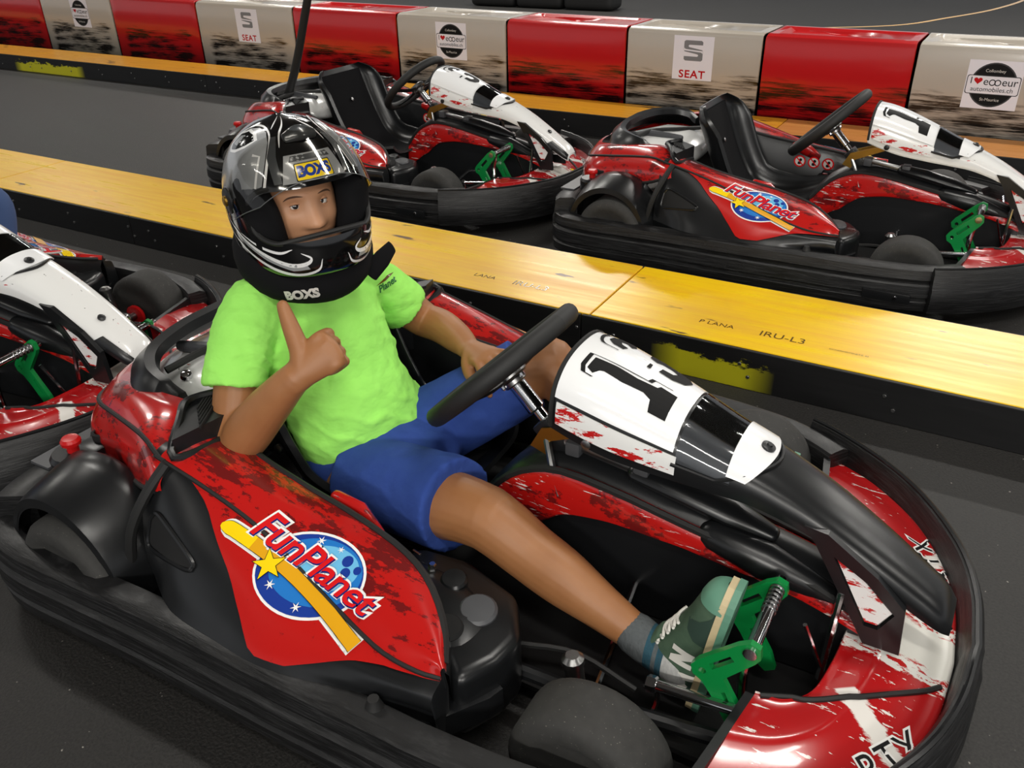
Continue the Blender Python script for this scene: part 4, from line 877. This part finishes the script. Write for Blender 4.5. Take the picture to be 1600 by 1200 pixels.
        for (e0, e1, nm) in ((19, 88, 'upper_eyelid'), (-88, -16, 'lower_eyelid')):
            G = [[c+.0136*(zf*cos(R(a_))*cos(R(ee))+xf*sin(R(a_))*cos(R(ee))*1.12+yf*sin(R(ee))) for a_ in np.linspace(-85, 85, 19)] for ee in [e0+(e1-e0)*t_ for t_ in np.linspace(0, 1, 8)]]
            for row in range(8):
                for k in range(19):
                    if (row == 0 and e0 > 0) or (row == 7 and e0 < 0): G[row][k] = G[row][k]+yf*(-.0058*(abs(k-9)/9)**2*(1 if e0 > 0 else -1))
            obj(nm, grid(G), 'face', root)
        lash = obj('lash_line', tube([c+.0139*(zf*cos(R(a_))*cos(R(19))+xf*sin(R(a_))*cos(R(19))*1.12+yf*sin(R(19)))+yf*(-.0058*(abs(a_)/85)**2) for a_ in np.linspace(-75, 75, 11)], [.0003, .0008, .0003], 5), 'brow', root)
        d = Decal(onface, 3., .0010); d.add(line_poly([(s*9, 12.5), (s*17, 14), (s*26, 13.5), (s*33, 10.5)], 2.2, 12, True), 'brow'); d.build('eyebrow', root)
    d = Decal(onface, 3., .0006); d.add(poly_tris([(-15, -35), (-8, -33), (-2.5, -31.5), (0, -32.3), (2.5, -31.5), (8, -33), (15, -35), (7, -39), (0, -40.5), (-7, -39)]), 'lip'); d.build('lips', root)
    # clothes
    ex = lambda rr_, k: [(a+k, b+k) if isinstance(r_ := r0, tuple) and False else ((r0[0]+k, r0[1]+k) if hasattr(r0, '__len__') else r0+k) for r0, a, b in [(q, 0, 0) for q in rr_]]
    tS = [(-.345, -.034, .312), (-.334, -.034, .290), (-.345, -.036, .318)]+tor[2:]
    S = [limb(tS, [(.146, .106), (.166, .128), (.158, .124), (.152, .120), (.164, .117), (.168, .108), (.138, .088), (.082, .066)], lat, 36, None, True)]
    S.append(limb([(-.485, -.155, .605), (-.478, -.210, .560), (-.468, -.252, .505), (-.460, -.272, .474), (-.463, -.265, .486)], [.066, .067, .065, .0645, .057], (1, 0, 0), 22, None, True) if thumbs else limb([(-.485, -.155, .605), (-.45, -.22, .53), (-.415, -.255, .475)], [.066, .068, .066], (1, 0, 0), 22))
    S.append(limb([(-.435, .120, .585), (-.415, .180, .530), (-.388, .232, .468), (-.393, .222, .48)], [.064, .066, .064, .056], (1, 0, 0), 22, None, True))
    sh = fuse(S, .0055, 7, ((.09, .012), (.035, .005)))
    vv = np.array(sh[0]); ff = sh[1]; nn_ = np.zeros_like(vv)
    for f_ in ff:
        q_ = np.cross(vv[f_[1]]-vv[f_[0]], vv[f_[2]]-vv[f_[0]])
        for i_ in f_: nn_[i_] += q_
    nn_ /= np.linalg.norm(nn_, axis=1)[:, None]+1e-9
    x_, y_, z_ = vv.T; g_ = lambda a, c, w_: np.exp(-((a-c)/w_)**2); wob = .010*np.sin(y_*31)+.006*np.sin(y_*67+x_*40)
    tp = z_+.42*y_+.25*x_+wob; h_ = .0055*np.maximum(0, np.sin(tp*2*pi/.050))**2*g_(z_, .345, .055)*g_(y_, -.06, .16)
    tp2 = z_-.95*y_+wob*1.4; h_ = h_+.0055*np.maximum(0, np.sin(tp2*2*pi/.058))**2*g_(y_, -.135, .055)*g_(z_, .50, .075)
    tp3 = z_+.9*y_+wob*1.4; h_ = h_+.0055*np.maximum(0, np.sin(tp3*2*pi/.058))**2*g_(y_, .105, .05)*g_(z_, .48, .08)
    tp4 = z_*1.1-.5*x_+.8*y_+wob; h_ = h_+.0045*np.maximum(0, np.sin(tp4*2*pi/.040))**2*g_(y_, -.225, .05)*g_(z_, .53, .06)
    sh = ([tuple(p_) for p_ in vv+nn_*h_[:, None]], ff)
    so = obj('shirt', sh, shirt, root, sharp=0)
    Q = [limb([(-.335, -.050, .18), (-.325, -.044, .24), (-.327, -.036, .290)], [(.160, .11), (.158, .120), (.140, .108)], lat, 28)]
    Q.append(limb([(-.27, -.128, .222), (-.16, -.146, .245), (-.06, -.158, .265), (.010, -.171, .276), (-.006, -.169, .273)], [(.098, .098), (.098, .098), (.098, .098), (.099, .101), (.080, .080)], (0, 1, 0), 28, None, False))
    Q.append(limb([(-.27, .05, .225), (-.16, .13, .295), (-.07, .192, .358), (-.040, .213, .379), (-.05, .206, .371)], [.098, .096, .091, .091, .074], (0, 1, 0), 28, None, False))
    Q.append(limb([(-.31, -.040, .225), (-.235, -.022, .245), (-.165, -.005, .255)], [(.150, .105), (.135, .090), (.10, .06)], lat, 28))
    shd = fuse(Q, .0055, 6, ((.10, .010),))
    obj('shorts' if shorts == 'shorts' else 'trousers', shd, shorts, root, sharp=0)
    if shorts != 'shorts':
        for sy, ky in ((-1, 0), (1, .15)): obj('trouser_leg', limb([(-.20, sy*(.16+ky*.3), .27), (-.08-ky*.2, sy*(.205+ky*.75), .35+ky*.2), (.015-ky*.4, sy*(.238+ky), .405+ky*.3), (.06-ky*.4, sy*(.238+ky), .37+ky*.3), (.075-ky*.2, sy*(.223+ky*.5), .26), (.045, sy*.203, .13)], [.096, .088, .080, .076, .068, .058], (0, 1, 0), 24, 30), shorts, root)
    # socks and shoes
    ft0 = [dict(an=V(.04, sy*.20, .13), c=V(-.03, sy*.20, .062), tz=nrm(V(1, sy*.1, .02))) for sy in (-1, 1)]
    for s, fr in ((-1, ft0[0]), (1, ft0[1])) if not thumbs else ((-1, dict(an=V(.425, -.217, .163), c=V(.548, -.222, .085), tz=nrm(V(.14, .06, .97)))), (1, dict(an=V(.415, .215, .170), c=V(.535, .215, .085), tz=nrm(V(.14, -.02, .97))))):
        an, c, t_ = fr['an'], fr['c'], fr['tz']; up0_ = V(-1, 0, 0) if thumbs else V(0, 0, 1); ins = nrm(up0_-t_*up0_.dot(t_)); wd = np.cross(t_, ins)
        obj('sock', limb([an+V(-.004, 0, .002), an+V(.03, -.002, -.012), an+V(.075, -.004, -.022), an+V(.095, -.004, -.028)] if thumbs else [an+V(0, 0, .02), an+V(0, 0, 0), an+V(.0, 0, -.03), an+V(0, 0, -.05)], [.0395, .0395, .041, .04], (0, 1, 0), 22, 16), 'sock', root)
        secs = []
        for q, hw, ht in ((-.012, .020, .045), (.0, .031, .078), (.03, .037, .096), (.065, .038, .100), (.10, .040, .088), (.14, .044, .070), (.18, .047, .056), (.215, .045, .047), (.24, .036, .038), (.256, .020, .024)):
            secs.append([c+t_*q+wd*(hw*a)+ins*(ht*b_) for a, b_ in ((-.8, .0), (-1.0, .18), (-.96, .5), (-.72, .85), (-.3, 1.0), (0, 1.03), (.3, 1.0), (.72, .85), (.96, .5), (1.0, .18), (.8, 0), (0, -.03))])
        G = np.array([crs([s_[j] for s_ in secs], 40) for j in range(12)]).transpose(1, 0, 2)
        G = np.array([crs(list(g)+[g[0]], 49)[:-1] for g in G]); up_ = grid(G, True, True)
        shoe = obj('shoe', up_, 'suede', root, sharp=0)
        sv = BVHTree.FromPolygons([Vector(p) for p in up_[0]], up_[1])
        outl = [(-.022, .012), (-.016, .030), (.01, .038), (.06, .038), (.10, .041), (.14, .046), (.18, .050), (.22, .047), (.25, .036), (.268, .016)]
        op = crs(outl, 24); poly = [(y, x) for x, y in op]+[(-y, x) for x, y in op[::-1]]
        obj('sole', prism(poly, .012, frame_to(c-ins*.004, wd, t_, ins)), 'scrm', shoe, smooth=False); obj('outsole', prism([(x*1.02, y*1.01-.001) for x, y in poly], .012, frame_to(c-ins*.016, wd, t_, ins)), 'sgrn', shoe, smooth=False)
        toe = [[c+t_*q+wd*((hw+.002)*a)+ins*((ht+.002)*b_) for a, b_ in ((-1.02, .0), (-1.02, .3), (-.9, .6), (-.6, .9), (0, 1.03), (.6, .9), (.9, .6), (1.02, .3), (1.02, 0))] for q, hw, ht in ((.226, .043, .044), (.243, .036, .038), (.256, .022, .026), (.262, .008, .008))]
        obj('toe_cap', grid(loftG(toe, 10, 25)), 'sgrn', shoe)
        def sd(side):
            zz = wd*side
            def f_(a, b_, h):
                p = Vector(c+t_*a+ins*b_+zz*.2); hit, n_, i_, dd = sv.ray_cast(p, -Vector(zz)); return tuple(V(*hit)+zz*h) if hit else None
            return f_
        def topm(a, b_, h):
            p = Vector(c+t_*a+wd*b_+ins*.3); hit, n_, i_, dd = sv.ray_cast(p, -Vector(ins)); return tuple(V(*hit)+V(*n_)*h) if hit else None
        for side in (-1, 1):
            d = Decal(sd(side), .01, .0012)
            d.add(poly_tris([(.052, .072), (.062, .010), (.072, .008), (.082, .030), (.082, .062), (.068, .086), (.056, .090)]), 'swht') if False else None
            d.add(poly_tris([(.055, .006), (.068, .006), (.066, .030), (.058, .052), (.060, .088), (.046, .088), (.046, .048)]), 'swht')
            d.add(poly_tris([(-.015, .010), (.05, .006), (.052, .016), (.035, .022), (-.010, .040)]), 'sdgr').add(poly_tris([(-.016, .040), (-.010, .032), (.040, .014), (.044, .020), (.034, .030), (-.008, .055)]), 'swht')
            N_ = [(.080, .018), (.092, .018), (.092, .038), (.104, .018), (.118, .018), (.118, .060), (.106, .060), (.106, .040), (.094, .060), (.080, .060)]
            d.add(poly_tris(N_), 'swht'); d.build('side_letter', shoe, 'white letter N and heel trim')
            d = Decal(sd(side), .012, .0012); d.add(poly_tris([(.146, .004), (.150, .03), (.165, .046), (.185, .050), (.195, .03), (.215, .012), (.24, .006)]), 'sdgr'); d.build('toe_overlay', shoe)
        obj('tongue', limb([c+t_*.030+ins*.118, c+t_*.06+ins*.108, c+t_*.10+ins*.092], [(.028, .009), (.028, .009), (.024, .008)], wd, 16), 'suede', shoe)
        tg = Decal(lambda a, b_, h: tuple(c+t_*(.04+a)+wd*b_+ins*(.1255-a*.3+h)), 0); tg.add(poly_tris(rrect(-.018, -.022, .018, .022, .003)), 'snav'); tg.add(text_tris('N', .022), 'swht', lambda x, y: (y, x)); tg.build('tongue_label', shoe)
        lc = []
        for k in range(5):
            q = .082+.016*k; pts = [topm(q+.006*m, m2*.022, .003) for m, m2 in ((-1, -1), (-.3, -.5), (0, 0), (.3, .5), (1, 1))]; pts2 = [topm(q-.006*m, m2*.022, .004) for m, m2 in ((-1, -1), (-.3, -.5), (0, 0), (.3, .5), (1, 1))]
            for pt in (pts, pts2):
                if all(pt): lc.append(tube(pt, .0030, 6, 8))
        kn = c+t_*.068+ins*.118
        for q in (0, 1, 2, 3): aa = .8+q*1.5; lc.append(tube([kn, kn+wd*.018*cos(aa)+t_*.014*sin(aa)+ins*.014, kn+wd*.03*cos(aa)+t_*.024*sin(aa)+ins*.002], .0032, 6, 8))
        obj('laces', join(*lc), 'swht', shoe)['kind'] = 'stuff'
    # padded neck collar
    NC = HC-hu*.150-hf*.020; cg = []
    for q in np.arange(40)*2*pi/40:
        o_ = hf*cos(q)*1.05+hl*sin(q)*.98; lift = .012+.058*((1-cos(q))/2)**.8; cg.append([NC+o_*(.102+.044*cos(p_))+hu*((.060+.012*(1-cos(q))/2)*sin(p_)+lift) for p_ in np.arange(16)*2*pi/16])
    cg.append(cg[0]); cvf = grid(cg, True)
    col_ = obj('neck_collar', cvf, 'cloth', root, sharp=0)
    tag(col_, 'black padded neck collar')
    obj('collar_strap', limb([NC+hl*.10+hf*.09-hu*.02, NC+hl*.135+hf*.09+hu*.004, NC+hl*.165+hf*.08+hu*.02], [(.022, .005), (.022, .005), (.016, .004)], hu, 12), 'cloth', col_)
    if text:
        fd = nrm(hf*.89-hl*.45); x_ = nrm(np.cross(hu, fd)); d = Decal(project(cvf, NC-hu*.012, x_, hu, .3), .01, .0012); d.add(text_tris('BOXS', .027, .0016, 0, 1.0), 'l'); d.build('lettering', col_)
    # helmet
    HO = HC+hu*.020; W3 = lambda a, b, c: HO+hf*a*1.02+hl*b*1.03+hu*c*1.07
    sl = [(-.136, .135, .082, .098), (-.132, .150, .095, .108), (-.115, .161, .112, .119), (-.08, .166, .134, .127), (-.04, .161, .149, .131), (0, .155, .154, .131), (.04, .148, .150, .125), (.08, .128, .132, .108), (.112, .098, .102, .082), (.132, .060, .064, .050), (.142, .012, .012, .010)]
    def shell(k, zk=1., top=True):
        G = []
        for u_, fr_, bk_, sd_ in sl:
            ring_ = []
            for q in np.arange(72)*2*pi/72:
                cq, sq = cos(q), sin(q); e = .92; ring_.append((np.sign(cq)*abs(cq)**e*(fr_ if cq > 0 else bk_)*k, np.sign(sq)*abs(sq)**e*sd_*k, u_*zk))
            G.append(ring_)
        return np.array([crs([g[j] for g in G], 60) for j in range(72)]).transpose(1, 0, 2)
    A = shell(1.); B = shell(.86, .90)[::-1]
    hv = grid(np.concatenate([A, B, A[:1]]), True)
    cut = prism(rrect(-.114, -.062, .114, .030, .030, 6), .30, frame_to((.030, 0, -.002), (0, 1, 0), (0, 0, 1), (1, 0, 0)))
    hv = boolean(hv, cut); toW = lambda vf: ([tuple(W3(*p)) for p in vf[0]], vf[1])
    he = obj('helmet', toW(hv), 'hblk', root, sharp=45); tag(he, 'black and silver full-face helmet with the visor raised')
    ext = grid(A, True, True); eb = BVHTree.FromPolygons([Vector(p) for p in ext[0]], ext[1])
    def onshell(az, el, h, raw=False):
        d_ = V(cos(R(az))*cos(R(el)), sin(R(az))*cos(R(el)), sin(R(el))); hit, n_, i_, dd = eb.ray_cast(Vector(d_*.4), -Vector(d_))
        if hit is None: return None
        p = V(*hit)+d_*h
        if h < .01 and p[0] > .02 and -.066 < p[2] < .034 and abs(p[1]) < .118: return None
        return p if raw else tuple(W3(*p))
    gasket = []
    for y, z in rrect(-.116, -.064, .116, .032, .031, 8):
        hit, n_, i_, dd = eb.ray_cast(Vector((.4, y, z)), Vector((-1, 0, 0))); gasket.append(W3(*(V(*hit)-V(.003, 0, 0))))
    obj('port_gasket', tube(gasket+gasket[:1], .0055, 8), 'rub', he)
    obj('inner_padding', toW(grid(shell(.845, .885)[12:40][:, [j for j in range(13, 60)]])), 'cloth', he)
    for s in (-1, 1): obj('cheek_pad', limb([W3(.045, s*.098, .035), W3(.070, s*.092, -.02), W3(.060, s*.080, -.075)], [(.026, .03), (.030, .034), (.028, .03)], hf, 14, 12), 'cloth', he)
    d = Decal(onshell, 4., .0008, .00005)
    for s in (-1, 1):
        m_ = lambda L: [(s*a, e) for a, e in L]
        d.add(poly_tris(m_([(40, 15), (36, 30), (33, 46), (36, 56), (50, 63), (75, 64), (104, 50), (116, 34), (118, 12), (106, 2), (92, 3), (74, 7), (54, 12)])), 'hgry')
        d.add(line_poly(m_([(38, 14), (34, 30), (31, 46), (34, 57), (48, 65), (76, 66), (106, 52), (119, 35), (122, 15), (112, -5), (100, -20)]), 2.2, 40), 'hwht')
        d.add(poly_tris(m_([(46, 50), (52, 58), (70, 63), (92, 60), (104, 48), (96, 42), (80, 42), (62, 45)])), 'hwht').add(poly_tris(m_([(51, 50), (56, 56), (71, 60.5), (90, 58), (100, 48), (94, 44), (80, 44.5), (63, 47)])), 'hblk')
        d.add(poly_tris(m_([(74, 57), (86, 56.5), (95, 49), (82, 47.5)])), 'hgry')
        d.add(poly_tris(m_([(30, 15), (34, 34), (30, 50), (24, 50), (26, 34), (24, 15)])), 'hdk'); d.add(line_poly(m_([(46, 14), (41, 36), (49, 38)]), 2., 0), 'hwht')
        d.add(line_poly(m_([(8, 78), (14, 62), (20, 52), (22, 40)]), 2.4, 16, True), 'hwht'); d.add(line_poly(m_([(18, 80), (26, 66), (30, 58)]), 2.2, 12, True), 'hwht')
        d.add(poly_tris(m_([(86, -21), (70, -28), (50, -34), (30, -37.5), (18, -36), (20, -33), (34, -34), (54, -30), (74, -23)])), 'hgry')
        d.add(line_poly(m_([(104, -6), (90, -15), (72, -23.5), (52, -30), (32, -34), (20, -33), (16, -30), (22, -27)]), 2.4, 36, True), 'hwht')
        d.add(line_poly(m_([(108, -14), (92, -24), (70, -32.5), (48, -38), (28, -40), (13, -37), (9, -31)]), 2.2, 36, True), 'hwht')
        d.add(line_poly(m_([(76, -19), (56, -25), (38, -27.5), (27, -25)]), 1.8, 20, True), 'hwht'); d.add(line_poly(m_([(122, 6), (118, -6), (108, -20), (92, -33), (70, -41)]), 2.0, 24, True), 'hgry')
        d.add(line_poly(m_([(112, 2), (104, -10), (96, -17)]), 2.6, 12, True), 'hgry')
    d.add(poly_tris([(-24, 14), (24, 14), (20, 33), (-20, 33)]), 'hgry').add(poly_tris([(-17, 28), (17, 28), (15, 32), (-15, 32)]), 'hdk')
    d.build('helmet_graphics', he)
    d = Decal(onshell, 3., .0034, .0002); xs = lambda L: [(a+(0), e+24.2) for a, e in L]
    d.add(poly_tris(rrect(-14, 14.6, 14, 26.4, .8)), 'k').add(poly_tris(rrect(-13.3, 15.2, 13.3, 25.8, .8)), 'y').add(text_tris('BOXS', 9.6, .55, 0, .95), 'db', lambda x, y: (x*1.05, y+20.4)); d.build('brand_sticker', he, 'yellow sticker with blue lettering')
    obj('forehead_vent', toW(limb([onshell(-15, 46, .004, True), onshell(0, 48, .006, True), onshell(15, 46, .004, True)], [(.010, .005), (.016, .007), (.010, .005)], (-.6, 0, .8), 14, 12)), 'hdk', he)
    # visor, swung up about the hinges
    hg = V(.018, 0, .012); th = R(36); G = []
    for z in np.linspace(-.058, .055, 10):
        row = []
        for a in np.linspace(-1, 1, 37):
            q = a*R(86); k = 1.045; zz = z*(1-.55*max(0, abs(a)-.62)/.38)
            rr2 = [np.interp(zz, [s_[0] for s_ in sl], [s_[i] for s_ in sl]) for i in (1, 3)]
            p = V(cos(q)**.92*rr2[0]*k*1.02, np.sign(a)*abs(sin(q))**.92*rr2[1]*k, zz)-hg
            p = V(p[0]*cos(th)-p[2]*sin(th), p[1], p[0]*sin(th)+p[2]*cos(th))+hg; row.append(W3(*p))
        G.append(row)
    vis = obj('visor', grid(G), 'visor', he, sharp=0); tag(vis, 'clear raised visor')
    obj('visor_edge', tube([G[0][k] for k in range(37)], .0009, 6), 'mid', he)
    for s in (-1, 1):
        p = W3(hg[0], s*.1335, hg[2]); obj('visor_hinge', lathe([(.026, 0), (.026, .003), (.022, .0055)], 24, p, hl*s), 'blk', he); obj('hinge_screw', lathe([(.0105, .005), (.0105, .009), (.008, .0105)], 18, p, hl*s), 'brass', he)
    if text:
        sb = BVHTree.FromPolygons([Vector(p) for p in sh[0]], sh[1])
        d = Decal(project(sh, (-.30, .105, .60), nrm(V(.30, .85, .25)), nrm(V(-.45, -.10, .85)), .2), .01, .0015); d.add(text_tris('Planet', .022, .0006, .2), 'gr').add(poly_tris([(-.03, .012), (.01, .018), (.035, .014), (.0, .010)]), 'br'); d.build('chest_lettering', so)
    return root
boy = build_person(head_frame((-.432, -.045, .812), -27, 7, 2), 'shirt', 'shorts', 'seated boy in lime green jersey, blue shorts and black helmet giving a thumbs up')
boy.location = k13.location
drv = build_person(head_frame((-.44, -.02, .825), 0, 0, 0), 'shirt2', 'jean', 'second seated driver in blue denim, only a knee showing at left edge', False, False)
drv.location = (k4.location.x-.115, k4.location.y, 0); drv.rotation_euler.z = R(6.5)
for k in (k13, k4):
    for ch in k.children:
        if ch.name.split('.')[0] == 'seat': ch.location.x = -.085
